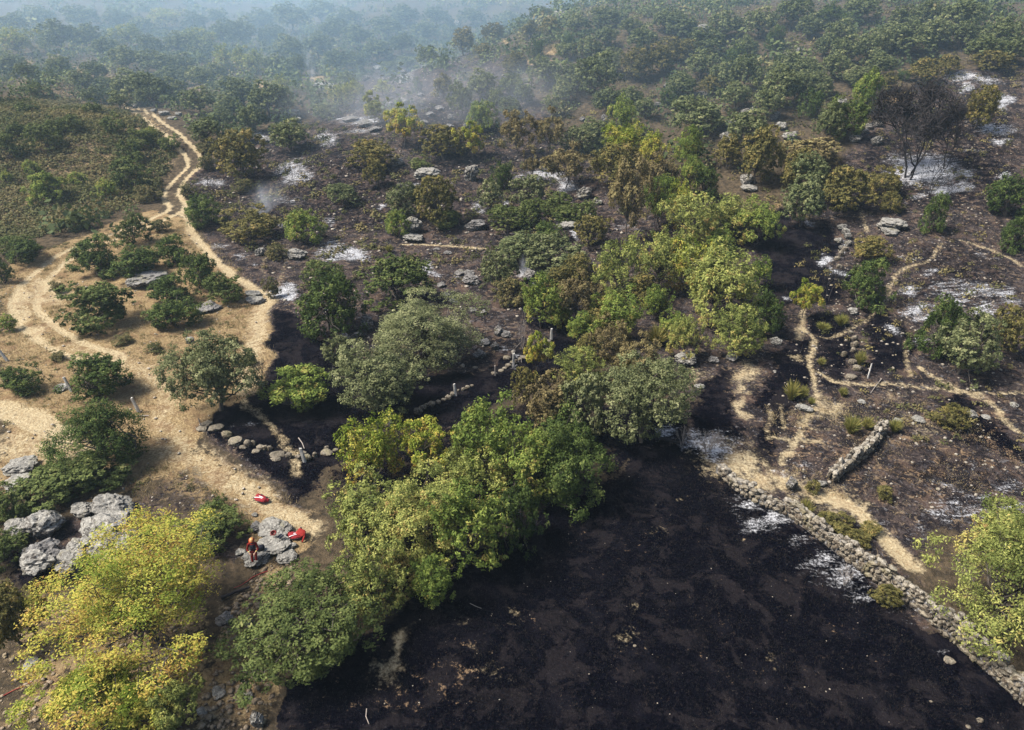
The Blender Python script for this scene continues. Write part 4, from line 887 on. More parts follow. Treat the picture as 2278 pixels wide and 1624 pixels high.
# --- broom tufts
for t, x, y, w, h, lab in ((6, 770, 980, 150, 160, "spiky straw-green broom clump beside the footpath fork"), (6, 840, 990, 110, 110, "second spiky broom clump behind the footpath fork"), (6, 895, 1045, 70, 60, "small rounded broom tuft below the spiky clumps"),
  (6, 1215, 765, 100, 120, "yellow broom tuft on the ruined stone row"), (6, 1100, 985, 80, 80, "pale broom tuft on the scorched plain"), (6, 1160, 1200, 160, 160, "tall dry broom above the short wall"), (6, 1260, 1190, 120, 110, "dry broom touching the end of the short wall"), (6, 1440, 1205, 120, 120, "olive broom past the end of the short wall"),
  (6, 960, 790, 80, 70, "brownish broom on the black ground beside the stone row"), (5, 335, 55, 75, 65, "single tan broom tuft on bare burnt soil"), (9, 860, 180, 130, 180, "golden dry grass clump behind the long wall's collapsed end"), (5, 2080, 620, 200, 170, "rust-coloured dry bracken clump in the grove"), (6, 1090, 520, 120, 100, "grey-green broom near the crossing footpaths"), (6, 970, 560, 130, 70, "low broom beside the pale footpath bend")):
    px, py = tile(t, x, y); broom(px, py, w * .3425, h * .3425, lab)

# ------------------------------------------------------------------ granite
def rock_mesh(name, seed, sub, mat, block=.5, rough=.16):
    r = random.Random(seed); bm = bmesh.new()
    bmesh.ops.create_icosphere(bm, subdivisions=sub, radius=1)
    off = Vector((r.uniform(-50, 50), r.uniform(-50, 50), r.uniform(-50, 50)))
    cuts = [(Vector((r.gauss(0, 1), r.gauss(0, 1), r.gauss(0, .8))).normalized(), r.uniform(.50, .85)) for _ in range(12)]
    for v in bm.verts:
        d = v.co.normalized(); R = 1.0
        for n, k in cuts:
            c = d.dot(n)
            if c > .05: R = min(R, k / c)
        R = R * block + (1 - block)
        ck = 1 - min(1, abs(mnoise.noise(d * 1.9 + off * 2)) * 7)
        R *= 1 + rough * .8 * mnoise.noise(d * 1.6 + off) + rough * .7 * mnoise.noise(d * 4 + off) + rough * .5 * mnoise.noise(d * 9 + off) - rough * 1.1 * ck * ck
        v.co = d * R
    m = max(max(abs(v.co.x), abs(v.co.y)) for v in bm.verts); mz = max(abs(v.co.z) for v in bm.verts)
    for v in bm.verts: v.co.x /= m; v.co.y /= m; v.co.z /= mz
    me = bpy.data.meshes.new(name); bm.to_mesh(me); bm.free(); me.materials.append(mat)
    for p in me.polygons: p.use_smooth = False
    return me
BOULD = [rock_mesh("boulder", i, 4, M_GRAN, .92, .2) for i in range(5)]
BOULD_S = [rock_mesh("boulder", 20 + i, 4, M_SOOT, .92, .2) for i in range(4)]
STONE = [rock_mesh("stone", 40 + i, 1, M_WALL, .95, .15) for i in range(10)]
COPE = [rock_mesh("stone", 80 + i, 2, M_COPE, .95, .15) for i in range(6)]
STONE_M = [rock_mesh("stone", 60 + i, 2, M_WALL, .7, .12) for i in range(8)]
ROCKS = []
def boulder(px, py, w, h, label, group=None, pool=None, name="granite_boulder", cat="rock", lo=.3, hi=1.3):
    g, a, b = solve(px, py, w, h, -.45, lo, hi)
    k = int(px * 3 + py); pool = pool or BOULD
    o = link(name, pool[k % len(pool)], loc=(g.x, g.y, g.z + b * .55), rot=(random.uniform(-.12, .12), random.uniform(-.12, .12), random.uniform(-.25, .25) + (k % 2) * math.pi), scale=(a, a * .85, b))
    ROCKS.append((g.x, g.y, a))
    return tag(o, label, cat, group)
R_ONE = [
 (7, 300, 285, 200, 180, "tall rounded boulder with lichen rising above the outcrop"), (7, 130, 310, 190, 140, "low mottled boulder beside the tall rounded one"),
 (7, 730, 175, 250, 150, "pitted pale boulder on the uphill side of the outcrop"), (7, 730, 370, 420, 260, "largest blocky lichened boulder of the outcrop"),
 (7, 255, 480, 240, 140, "cracked slab in front of the dark bush by the outcrop"), (7, 505, 455, 160, 140, "wedge-shaped boulder between the cracked slab and the largest block"),
 (7, 460, 530, 200, 90, "flat rock at the lower lip of the outcrop"), (7, 250, 540, 220, 70, "long ledge at the burnt lower side of the outcrop"),
 (7, 540, 190, 150, 80, "jagged small rock beside the pitted boulder"), (7, 925, 520, 160, 120, "smooth pale boulder behind the big yellow ash"),
 (7, 1675, 305, 110, 90, "pale cube-like rock at the edge of the dark bush"), (7, 1765, 270, 110, 50, "flat pale rock beside the black bag"),
 (7, 1780, 335, 270, 90, "long whitish slab uphill of the firefighter"), (7, 1770, 410, 270, 130, "broad white-topped rock carrying the helmet"),
 (7, 1660, 510, 190, 140, "rounded grey boulder the firefighter leans against"), (7, 1895, 425, 80, 60, "small pale rock next to the red jacket"),
 (7, 1860, 490, 170, 100, "pale broken rock under the oak twigs near the firefighter"), (7, 1655, 225, 50, 35, "little pale stone by the dry path"),
 (7, 1560, 465, 90, 60, "half-hidden grey stone beside the firefighter"), (7, 1290, 465, 110, 60, "dark grey rock under the yellow ash tips"),
 (7, 1420, 1380, 120, 80, "flat tan rock in the stony gully path"), (7, 1310, 1500, 90, 50, "sloping tan stone low in the gully path"),
 (7, 1605, 1400, 100, 50, "tan slab at the corner of the black field"), (7, 1670, 1570, 110, 120, "whitish broken rock at the field corner"),
 (7, 1450, 900, 140, 110, "pale rock between the yellow ash and the broad dark oak"), (7, 1590, 920, 120, 50, "flat stone beneath the broad dark oak"),
 (7, 200, 1190, 130, 80, "grey rock under the olive-brown leaning oak"), (7, 540, 960, 110, 60, "pale rock glimpsed through the big yellow ash"),
 (4, 1000, 245, 320, 130, "big whaleback boulder with a dark cap inside the track bend"), (4, 880, 285, 140, 100, "split boulder against the whaleback one"),
 (4, 1230, 650, 70, 60, "small grey boulder on the grass above the tall holm oak"), (4, 405, 960, 110, 45, "flat rock at the foot of the tilted fence post"),
 (4, 1640, 345, 130, 45, "flat rock at the footpath end"), (4, 1350, 440, 190, 70, "low dark outcrop under the grey-green bush"), (4, 1660, 388, 150, 36, "pale flat slab across the footpath end"),
 (4, 140, 1455, 260, 120, "wide pale outcrop beside the lower track"), (4, 120, 1580, 210, 130, "white-crusted rock below the wide pale outcrop"),
 (4, 1690, 75, 90, 70, "pale boulder at the head of the small footpath"), (4, 1930, 95, 160, 90, "long grey boulder near the charred little tree"),
 (5, 875, 255, 140, 90, "pale grey boulder on the red-brown burnt slope"), (5, 790, 210, 90, 50, "low rock uphill of the pale grey boulder"), (5, 860, 208, 90, 45, "flat rock next to the low one on the red-brown slope"),
 (5, 1250, 235, 140, 100, "broken white rock under the smoking oak"), (5, 200, 540, 110, 150, "upright grey rock face beside the multi-domed oak"), (5, 120, 625, 110, 70, "low outcrop at the foot of the upright rock face"), (5, 40, 640, 110, 90, "dark outcrop beside the dark round tree"),
 (5, 1045, 590, 80, 100, "dark tall boulder on the bank over the black strip"), (5, 940, 665, 130, 70, "flat-topped lichened rock on the bank"), (5, 920, 745, 110, 80, "square sooty rock at the bank's foot"),
 (6, 85, 775, 180, 130, "big grey boulder at the edge of the ashes grove"), (6, 260, 775, 90, 60, "dark stone beside the tallest ash's trunk"), (6, 380, 760, 120, 60, "low dark rocks' front stone below the small yellow-green ash"), (6, 660, 655, 90, 60, "rounded stone at the grove's lower corner"),
 (6, 840, 1085, 130, 60, "pale flat boulder by the broom clumps"), (6, 170, 950, 80, 35, "flat tan rock by the gully"), (6, 1165, 465, 80, 60, "pale rock at the crossing of footpaths"),
 (6, 765, 1590, 100, 110, "pointed dark boulder at the gap between the two walls"), (6, 960, 1580, 70, 50, "white block at the broken end of the short wall"),
 (6, 1935, 1140, 100, 70, "grey boulder beside the lone olive bush"), (6, 1590, 1165, 110, 45, "flat rock on the scorched plain past the broom"), (6, 1450, 1170, 70, 40, "small pale rock beside the olive broom"), (6, 2205, 1070, 60, 45, "pale broken rock out on the scorched plain"), (6, 2030, 1150, 70, 35, "low rock next to the grey boulder on the plain"), (6, 1220, 1050, 70, 30, "white flat stone on the bare plain"), (6, 655, 855, 28, 22, "lone round pale stone on the black gully ground"),
 (3, 735, 378, 90, 80, "round balanced boulder on the wooded hilltop"), (3, 812, 340, 60, 60, "smaller boulder beside the round balanced one"), (3, 190, 178, 100, 40, "pale rock peeping over far hill oaks"),
 (3, 1410, 1450, 210, 90, "long flat grey ledge on the burnt slope"), (3, 1400, 1500, 150, 60, "shadowed block under the long flat ledge"), (3, 470, 1165, 110, 90, "rounded boulder on top of stacked grey rocks"), (3, 490, 1225, 140, 50, "slab beneath the rounded boulder"),
 (2, 870, 1130, 110, 130, "mossy upright boulder on the burnt slope"), (2, 490, 1470, 150, 130, "pale boulder beside the small bright juniper"), (2, 500, 1545, 180, 60, "low pale rock below the juniper's boulder"), (2, 580, 1125, 190, 90, "broad grey boulder among burnt scrub"), (2, 385, 1050, 120, 80, "white-dusted boulder below the flat-topped oak"), (2, 890, 1465, 190, 100, "dark layered outcrop near the bare earth bank"),
 (2, 1600, 1255, 130, 100, "square smoky boulder at the end of the ash terrace"), (2, 1690, 1310, 80, 60, "broken rock beside the square smoky boulder"), (2, 2000, 365, 60, 130, "tall standing rock on the hillside"), (2, 1440, 95, 90, 60, "pale crag far up the hazy hill"), (2, 780, 155, 60, 60, "small far crag in the smoke"), (2, 1490, 1460, 150, 45, "pale ledge above the ashy footpath"),
 (1, 875, 690, 50, 40, "round pale boulder where the track vanishes"), (1, 1900, 740, 140, 80, "sloping pale rock on the crest edge"), (1, 2110, 560, 160, 50, "tilted layered slab in the smoky hollow"), (1, 1460, 900, 110, 40, "flat rock behind the round olive-brown oak"), (1, 1720, 910, 110, 50, "white-edged rock near the dark holm oak"),
]
for t, x, y, w, h, lab in R_ONE:
    px, py = tile(t, x, y)
    f = .3425 * (1.3 if t == 7 and y < 600 and x < 1000 else 1)
    boulder(px, py, w * f, h * f, lab, lo=.6 if f > .35 else .3, pool=BOULD_S if t in (5,) or "dark" in lab or "soot" in lab else BOULD)
for lab, grp, t, items in (
  ("grey block in the rock bands across the wooded hillside", "hillside rock bands", 3, [(195, 612, 110, 45), (290, 582, 80, 60), (130, 620, 80, 50), (470, 738, 90, 70), (520, 720, 50, 70), (650, 752, 90, 60), (760, 885, 120, 90), (340, 895, 110, 80), (700, 820, 90, 60), (1090, 662, 100, 60), (975, 762, 60, 50), (20, 600, 80, 50), (350, 820, 80, 80), (410, 800, 70, 60)]),
  ("loose boulder beside the hillside path near the burnt tree", "boulders by the hillside path", 3, [(1265, 822, 60, 40), (1330, 802, 70, 60), (1310, 912, 90, 70), (1180, 902, 90, 60), (1240, 850, 50, 30)]),
  ("pale ruined-wall block beside the black gully", "ruined wall blocks by the gully", 3, [(1085, 1470, 80, 40), (1115, 1500, 60, 60), (1130, 1535, 60, 60), (1070, 1560, 60, 50), (1130, 1580, 60, 50), (1095, 1610, 60, 40)]),
  ("sooty rock among white ash on the smoky slope", "rocks on the smoky slope", 2, [(840, 822, 60, 50), (720, 822, 90, 50), (740, 760, 60, 50), (600, 740, 80, 40), (560, 790, 70, 30), (420, 660, 110, 60), (330, 680, 90, 40), (120, 480, 90, 50), (260, 440, 90, 40), (180, 510, 80, 40), (430, 470, 60, 40), (80, 770, 140, 40), (180, 800, 140, 40), (240, 840, 110, 30), (540, 620, 70, 40), (660, 700, 80, 40), (1740, 775, 70, 80), (1590, 772, 50, 40), (2200, 258, 70, 40), (2070, 680, 80, 40), (2140, 560, 70, 40)]),
  ("grey rock showing on the crest beside the track", "rocks on the track crest", 1, [(1060, 735, 90, 40), (1120, 765, 80, 30), (1000, 715, 60, 30), (1160, 740, 60, 30), (1930, 780, 70, 50)]),
  ("flat pale rock scattered on the red-brown burnt slope", "flat rocks on the burnt slope", 5, [(670, 290, 70, 45), (700, 352, 70, 25), (760, 392, 80, 28), (950, 470, 60, 40), (640, 60, 60, 20), (720, 80, 70, 22), (880, 450, 70, 22), (1100, 610, 90, 60), (1020, 690, 70, 60), (1650, 172, 60, 70)])):
    for x, y, w, h in items:
        px, py = tile(t, x, y); boulder(px, py, w * .3425, h * .3425, lab, grp, BOULD_S if t in (2, 5) else BOULD)
# boulder rows that edge the burnt strip
for lab, grp, t, items in (
  ("rounded boulder in the row along the dirt track's edge", "boulder row by the track", 4, [(1345, 1190, 90, 50), (1400, 1215, 110, 55), (1475, 1262, 100, 75), (1610, 1325, 60, 62), (1645, 1318, 40, 50), (1690, 1345, 60, 48), (1722, 1350, 45, 45), (1752, 1352, 45, 45), (1805, 1388, 110, 48), (1875, 1397, 55, 52), (1795, 1422, 85, 40), (1935, 1405, 50, 36), (1580, 1345, 60, 26), (1660, 1368, 60, 26), (1310, 1225, 80, 45)]),
  ("pale stone in the broken row past the white granite post", "stones past the white post", 4, [(1998, 1412, 60, 52), (2045, 1392, 42, 50), (2125, 1380, 85, 44), (2180, 1360, 50, 24), (2120, 1345, 36, 26), (1970, 1380, 50, 30)]),
  ("pale stone in the low row along the black strip", "stone row along the black strip", 5, [(520, 1112, 70, 60), (555, 1085, 60, 44), (612, 1062, 60, 48), (655, 1050, 42, 34), (690, 1036, 42, 26), (720, 1020, 52, 42), (748, 1002, 42, 38), (785, 975, 24, 22), (818, 968, 28, 28), (845, 955, 38, 30), (875, 944, 32, 22), (580, 1072, 44, 36), (1015, 865, 50, 30), (1062, 845, 50, 26), (1085, 832, 36, 22), (1110, 815, 44, 36), (1135, 800, 40, 36), (1160, 790, 36, 44), (1185, 775, 36, 30), (1100, 765, 60, 36), (1210, 762, 60, 34), (1370, 658, 44, 34), (1340, 680, 40, 30), (325, 1200, 60, 44), (240, 1232, 44, 32), (90, 1276, 50, 26)]),
  ("weathered stone of the collapsed row beside the broom", "collapsed stone row on the burnt slope", 6, [(1170, 640, 50, 50), (1172, 680, 56, 60), (1165, 715, 44, 40), (1105, 742, 40, 48), (1160, 790, 56, 44), (1188, 832, 70, 50), (1150, 888, 76, 46), (1085, 90, 44, 50), (1110, 55, 60, 44), (1060, 120, 44, 34), (1075, 170, 44, 36), (1150, 600, 44, 34)])):
    for x, y, w, h in items:
        px, py = tile(t, x, y); boulder(px, py, w * .3425, h * .3425, lab, grp, STONE_M, "boulder_row_stone" if "boulder" in lab else "row_stone", "stone")
px, py = tile(4, 1530, 1300); boulder(px, py, 130 * .3425, 80 * .3425, "largest smooth boulder in the row along the dirt track", None, STONE_M, "granite_boulder", "rock")
for lab, t, x, y, w, h in (("oval pale stone lying on the black field below the long wall", 9, 1990, 1560, 56, 50), ("flat round stone on the black field beside the oval one", 9, 1910, 1600, 38, 26), ("buried grey slab in the black field near the wall foot", 9, 1790, 1170, 80, 30), ("tiny tan stone far out in the black field", 8, 1930, 1075, 32, 26), ("small orange stone on the black field", 9, 1668, 1440, 24, 20)):
    px, py = tile(t, x, y); boulder(px, py, w * .3425, h * .3425, lab, None, STONE_M, "field_stone", "stone")

# ------------------------------------------------------------------ dry-stone walls: every stone in view is a part
def dry_wall(name, label, pts, t, h0, h1, thick, size, limit, seed, jag=.12):
    r = random.Random(seed)
    P = [Vector((p.x, p.y, 0)) for p in (ground(*tile(t, *q))[0] for q in pts)]
    L = [0]
    for a, b in zip(P, P[1:]): L.append(L[-1] + (b - a).length)
    def at(s):
        s = min(max(s, 0), L[-1] - 1e-6)
        k = max(i for i in range(len(P) - 1) if L[i] <= s)
        f = (s - L[k]) / (L[k + 1] - L[k]); d = (P[k + 1] - P[k]).normalized()
        return P[k].lerp(P[k + 1], f), d
    mid, _ = at(L[-1] / 2)
    root = link(name, None, loc=on_ground(mid.x, mid.y)); root.empty_display_size = .3
    tag(root, label, "wall"); inv = Vector(root.location)
    hh = lambda s: (h0 + (h1 - h0) * s / L[-1]) * (1 + jag * math.sin(s * 1.3 + seed) + jag * .8 * math.sin(s * 3.1))
    # rubble core so that no light shows through
    n = int(L[-1] / .4); V = []
    for i in range(n + 1):
        s = L[-1] * i / n; p, d = at(s); nn = Vector((-d.y, d.x, 0)); z = float(height(p.x, p.y)); H = hh(s)
        for o, zz in ((-thick * .40, -.15), (-thick * .30, H - .14), (thick * .30, H - .14), (thick * .40, -.15)):
            q = p + nn * o - inv; V.append((q.x, q.y, z + zz - inv.z))
    F = [(4 * i + k, 4 * i + k + 1, 4 * i + k + 5, 4 * i + k + 4) for i in range(n) for k in range(3)]
    me = raw_mesh("rubble_core", np.array(V), np.array(F), 4, [M_SOOT]); link("rubble_core", me, root)
    items = []
    def stone(s, off, z, sx, sy, sz, top):
        p, d = at(s); nn = Vector((-d.y, d.x, 0)); q = p + nn * off
        zz = float(height(p.x, p.y)) + z
        items.append((Vector((q.x, q.y, zz)) - inv, (r.uniform(-.18, .18), r.uniform(-.18, .18), math.atan2(d.y, d.x) + r.uniform(-.3, .3)), (sx, sy, sz), top))
    for side in (-1, 1):                                     # both faces, in rough courses
        z = .02
        while z < max(h0, h1) * 1.25:
            sz = size * r.uniform(.24, .48); s = r.uniform(0, .3)
            while s < L[-1]:
                sx = size * r.choice((.28, .36, .45, .6, .85)) * r.uniform(.85, 1.15)
                if z + sz < hh(s) - .02:
                    lean = thick * (.46 - .08 * z / max(h0, h1))
                    stone(s + sx, side * lean + r.uniform(-.05, .05), z + sz + r.uniform(-.04, .04), sx, size * r.uniform(.32, .5), sz * r.uniform(.95, 1.25), 0 if side * SIDE[t] > 0 else -1)
                s += sx * 1.75
            z += sz * 1.75
    s = 0
    while s < L[-1]:                                         # big coping stones on top
        sx = size * r.uniform(.45, .9)
        for o in (-.22, .22):
            stone(s + sx + r.uniform(-.1, .1), o * thick + r.uniform(-.06, .06), hh(s) - .04 + r.uniform(-.10, .10), sx, thick * r.uniform(.26, .42), size * r.uniform(.26, .55), 1)
        s += sx * 1.7
    items.sort(key=lambda i: -i[3])
    for k, (loc, rot, sc, top) in enumerate(items[:limit]):
        o = link("stone", (COPE[k % len(COPE)] if top > 0 else STONE[k % len(STONE)]), root, loc, rot, sc)
    rest = items[limit:]
    if rest:
        VV, FF, base = [], [], 0
        co = []; fa = []
        for m in STONE[:4]:
            c = np.empty(len(m.vertices) * 3); m.vertices.foreach_get("co", c); co.append(c.reshape(-1, 3)); fa.append(np.array([list(p.vertices) for p in m.polygons]))
        from mathutils import Euler
        for k, (loc, rot, sc, _) in enumerate(rest):
            R = np.array(Euler(rot).to_matrix()); c = (co[k % 4] * np.array(sc)) @ R.T + np.array(loc)
            VV.append(c); FF.append(fa[k % 4] + base); base += len(c)
        o = link("small_stones", raw_mesh("small_stones", np.concatenate(VV), np.concatenate(FF), 3, [M_WALL]), root); tag(o, kind="stuff")
    return root
SIDE = {9: -1, 6: 1}
dry_wall("dry_stone_wall", "long lichened dry-stone wall running along the black field", [(285, -60), (400, 50), (560, 150), (690, 200)], 9, .75, .6, .55, .46, 110, 5, .25)
bpy.data.objects["dry_stone_wall"]["label"] = "low broken dry-stone wall stretch at the top of the black field"
dry_wall("dry_stone_wall", "long lichened dry-stone wall running down beside the black field", [(700, 185), (830, 285), (1010, 425), (1190, 560), (1360, 680), (1550, 815), (1760, 990), (1970, 1170), (2190, 1370), (2350, 1510)], 9, .95, 1.35, .50, .42, 300, 6)
dry_wall("dry_stone_wall", "short pale dry-stone wall ending beside the tall dry broom", [(1350, 1240), (1290, 1330), (1200, 1420), (1110, 1490), (1020, 1560)], 6, .85, .8, .52, .42, 300, 8)

# ------------------------------------------------------------------ granite fence posts and fallen wood
M_POST = flat_mat("granite_post", (.42, .40, .36), .9, .15, .35, 14)
def post(t, x0, y0, x1, y1, label, group=None, width=.16, mat=None, name="fence_post"):
    """Foot at (x0, y0), tip at (x1, y1) on a tile: its height follows from the distance of the foot."""
    f, d = ground(*tile(t, x0, y0)); tx, ty = tile(t, x1, y1); fx, fy = tile(t, x0, y0)
    h = (fy - ty) * d / FD / math.cos(PITCH + math.atan((fy - 812) / FD)) * .92
    lean = (tx - fx) * d / FD
    r = random.Random(int(x0)); w = width / 2; bm = bmesh.new(); rings = []
    for k in range(5):
        s = k / 4; q = w * (1.08 - .28 * s)
        rings.append([bm.verts.new((lean * s + q * cx * r.uniform(.85, 1.12), q * cy * .8 * r.uniform(.85, 1.12), -.25 + (h + .25) * s + (r.uniform(-.05, .05) if k == 4 else 0))) for cx, cy in ((-1, -1), (0, -1.15), (1, -1), (1.1, 0), (1, 1), (0, 1.1), (-1, 1), (-1.1, 0))])
    for a, b in zip(rings, rings[1:]):
        for i in range(8): bm.faces.new((a[i], a[(i + 1) % 8], b[(i + 1) % 8], b[i]))
    bm.faces.new(rings[-1]); me = bpy.data.meshes.new(name); bm.to_mesh(me); bm.free(); me.materials.append(mat or M_POST)
    return tag(link(name, me, loc=f), label, "post", group)
for a in ((4, 910, 1120, 882, 1018, "pale granite post beside the stony track, leaning"), (4, 468, 982, 445, 882, "grey tilted post against the round dark juniper"), (4, 55, 785, 15, 690, "thick leaning post by the outer track"),
          (4, 1982, 1440, 1966, 1348, "white-topped granite post at the end of the boulder row"), (5, 350, 1205, 340, 1120, "granite post beside the bright yellow ash"), (5, 768, 1010, 762, 930, "granite post in the low stone row on the black strip"),
          (5, 1143, 825, 1143, 730, "tall granite post beside the dead pale tree"), (5, 1388, 645, 1388, 570, "granite post at the far end of the black strip"), (5, 1023, 880, 1023, 810, "thin dark post on the bank of the black strip")):
    post(*a, width=.11 if "thin" in a[5] else .2, mat=M_DEAD if "thin" in a[5] else None)
post(4, 1312, 1215, 1303, 1155, "thin weathered stake under the tall grey-green holm oak", width=.08, mat=M_DEAD)
post(6, 1257, 897, 1258, 795, "white bare pole standing on the burnt slope", width=.09, mat=flat_mat("bleached_wood", (.62, .58, .52), .85))
def stick(t, pts, rad, label, mat, name="fallen_branch", lift=.03, cat="branch"):
    P = [ground(*tile(t, *q))[0] for q in pts]
    o = P[0].copy(); path = [(np.array(p - o) + [0, 0, lift + rad], rad * (1 - .5 * i / len(P))) for i, p in enumerate(P)]
    V, F = tubes(path and [path], 6)
    return tag(link(name, raw_mesh(name, V, F, 4, [mat], smooth=True), loc=o), label, cat)
stick(6, [(1205, 435), (1185, 400), (1175, 352)], .05, "pale curved dead branch beside the dark olive juniper", M_DEAD)
stick(6, [(1345, 908), (1310, 950), (1275, 1000)], .04, "thin grey fallen branch on the scorched plain", M_DEAD)
stick(7, [(1440, 778), (1530, 738), (1625, 706)], .10, "charred black log below the firefighter", M_CHAR, "charred_log", cat="log")
stick(5, [(2060, 1290), (2150, 1310), (2260, 1345)], .13, "charred log under the large round grey-green holm oak", M_CHAR, "charred_log", cat="log")
stick(8, [(860, 805), (900, 825), (935, 838)], .02, "thin bleached twig on the black field by the drooping boughs", M_DEAD)
stick(8, [(190, 1490), (185, 1540), (205, 1590)], .025, "bleached crooked stick at the lower black field", M_DEAD)
stick(4, [(225, 825), (265, 865), (310, 905)], .03, "dark fallen stick near the round juniper", M_CHAR)
stick(4, [(1940, 1290), (1965, 1325), (1978, 1360)], .04, "grey stick leaning down to the white-topped post", M_DEAD)
stick(4, [(905, 1148), (970, 1146)], .05, "short pale pole lying by the stony track", M_DEAD)
M_HOSE = flat_mat("red_hose_canvas", (.24, .032, .024), .85)
stick(7, [(1740, 595), (1690, 612), (1640, 636), (1605, 662), (1560, 690), (1520, 705)], .026, "red fire hose lying downhill of the firefighter", M_HOSE, "fire_hose", .02, "hose")
stick(7, [(25, 1405), (90, 1370), (150, 1345), (210, 1318)], .026, "red fire hose crossing the stones under the leaning oak", M_HOSE, "fire_hose", .02, "hose")

# ------------------------------------------------------------------ firefighter, packs, bags
M_RED = flat_mat("red_workwear", (.21, .016, .012), .9, .2, .3, 12)
M_NAVY = flat_mat("dark_vest", (.018, .020, .030), .8, .2, .3, 20)
M_BLK = flat_mat("black_rubber", (.012, .012, .013), .6, .3, .3, 20)
M_YEL = flat_mat("reflective_yellow", (.70, .62, .20), .5, .4, .1, 20)
M_SKIN = flat_mat("skin", (.38, .22, .15), .55, .35, .08, 20)
M_HAIR = flat_mat("dark_hair", (.02, .015, .012), .6, .3, .2, 40)
M_WHITE = flat_mat("white_reflective", (.75, .75, .74), .5, .4, .08, 20)
M_HELM = flat_mat("orange_helmet", (.42, .06, .02), .4, .5, .08, 8)
M_DRED = flat_mat("dark_red_canvas", (.19, .008, .012), .85, .3, .25, 14)

def blob(bm, p, r, seg=12):
    m = bmesh.ops.create_uvsphere(bm, u_segments=seg, v_segments=8, radius=1)
    r = (r, r, r) if isinstance(r, (int, float)) else r
    for v in m["verts"]: v.co = Vector((v.co.x * r[0], v.co.y * r[1], v.co.z * r[2])) + Vector(p)
def limb(bm, a, b, ra, rb, n=7):
    a, b = Vector(a), Vector(b)
    for i in range(n + 1): blob(bm, a.lerp(b, i / n), ra + (rb - ra) * i / n, 10)
def fuse(name, bm, voxel, mats, parent=None, smooth=4):
    """Remesh the overlapping volumes into one continuous surface."""
    me = bpy.data.meshes.new(name); bm.to_mesh(me); bm.free()
    o = bpy.data.objects.new(name, me); col.objects.link(o)
    m = o.modifiers.new("r", 'REMESH'); m.mode = 'VOXEL'; m.voxel_size = voxel
    s = o.modifiers.new("s", 'SMOOTH'); s.iterations = smooth; s.factor = .5
    dg = bpy.context.evaluated_depsgraph_get(); new = bpy.data.meshes.new_from_object(o.evaluated_get(dg))
    o.modifiers.clear(); o.data = new; bpy.data.meshes.remove(me); new.name = name
    for k in mats: new.materials.append(k)
    for p in new.polygons: p.use_smooth = True
    if parent is not None: o.parent = parent
    return o
fpx = tile(7, 1658, 566); fg, fd = ground(*fpx)
person = link("person", None, loc=fg, rot=(0, 0, .12)); person.empty_display_size = .2
tag(person, "firefighter in red workwear and striped helmet leaning on a grey boulder", "person")
# local frame: -Y faces the camera; leaning back (+Y) against the rock, arms bent forward, looking down
bm = bmesh.new()
hip, chest, neck, head = (0, .30, .90), (0, .36, 1.30), (0, .36, 1.47), (0.02, .32, 1.62)
for s in (-1, 1):
    limb(bm, (s * .10, .28, .88), (s * .11, .13, .48), .095, .066); limb(bm, (s * .11, .13, .48), (s * .10, .03, .10), .066, .045)
    limb(bm, (s * .10, .05, .06), (s * .115, -.14, .045), .046, .042, 4)
    sh, el, wr = (s * .205, .34, 1.37), (s * .29, .24, 1.10), (s * .14 + .02, .00, 1.02)
    limb(bm, (s * .12, .36, 1.40), sh, .075, .072, 3); limb(bm, sh, el, .066, .050); limb(bm, el, wr, .050, .034)
    wv = Vector(wr); pd = (wv - Vector(el)).normalized(); side = Vector((0, 0, 1)).cross(pd).normalized(); palm = wv + pd * .06
    limb(bm, wv, palm, .030, .034, 4)
    for k, (o, ln) in enumerate(((-.030, .066), (-.010, .078), (.011, .074), (.031, .058))):
        a = palm + side * o + pd * .015; b = a + pd * ln * .55 + Vector((0, 0, -.012)); c = b + pd * ln * .30 + Vector((0, 0, -.034))
        limb(bm, a, b, .0115, .0105, 4); limb(bm, b, c, .0105, .009, 3)
    th = wv + pd * .022 - side * s * .030; t2 = th + pd * .030 - side * s * .026 + Vector((0, 0, .006)); limb(bm, th, t2, .013, .011, 3); limb(bm, t2, t2 + pd * .028, .011, .009, 3)
blob(bm, hip, (.165, .12, .13)); blob(bm, (0, .33, 1.08), (.150, .110, .16)); blob(bm, chest, (.185, .12, .17)); limb(bm, (0, .36, 1.42), (0, .345, 1.53), .060, .056, 3)
blob(bm, head, (.078, .098, .115)); blob(bm, (.02, .275, 1.565), (.052, .055, .05)); blob(bm, (.02, .216, 1.60), (.014, .022, .018), 8)
for s in (-1, 1): blob(bm, (.02 + s * .080, .33, 1.605), (.014, .022, .032), 8); 
body = fuse("body", bm, .0105, [M_RED, M_SKIN, M_YEL, M_BLK], person, 3)
for p in body.data.polygons:
    c = p.center; k = 0
    if c.z > 1.475: k = 1
    elif c.z < .13: k = 3
    elif .17 < c.z < .23 or (.27 < c.z < .31): k = 2
    elif c.y < .035 and c.z > .85: k = 1
    elif .055 < c.y < .105 and .9 < c.z < 1.12 and abs(c.x) > .10: k = 2
    p.material_index = k
for s in (-1, 1):
    bm = bmesh.new(); blob(bm, (.02 + s * .030, .226, 1.628), (.012, .007, .008), 8); me = bpy.data.meshes.new("eye"); bm.to_mesh(me); bm.free(); me.materials.append(M_HAIR); link("eye", me, person)
bm = bmesh.new(); blob(bm, (.02, .224, 1.560), (.024, .008, .006), 8); me = bpy.data.meshes.new("mouth"); bm.to_mesh(me); bm.free(); me.materials.append(M_DRED); link("mouth", me, person)
bm = bmesh.new(); blob(bm, (.02, .372, 1.60), (.070, .066, .075)); hair = fuse("hair", bm, .012, [M_HAIR], person, 2)
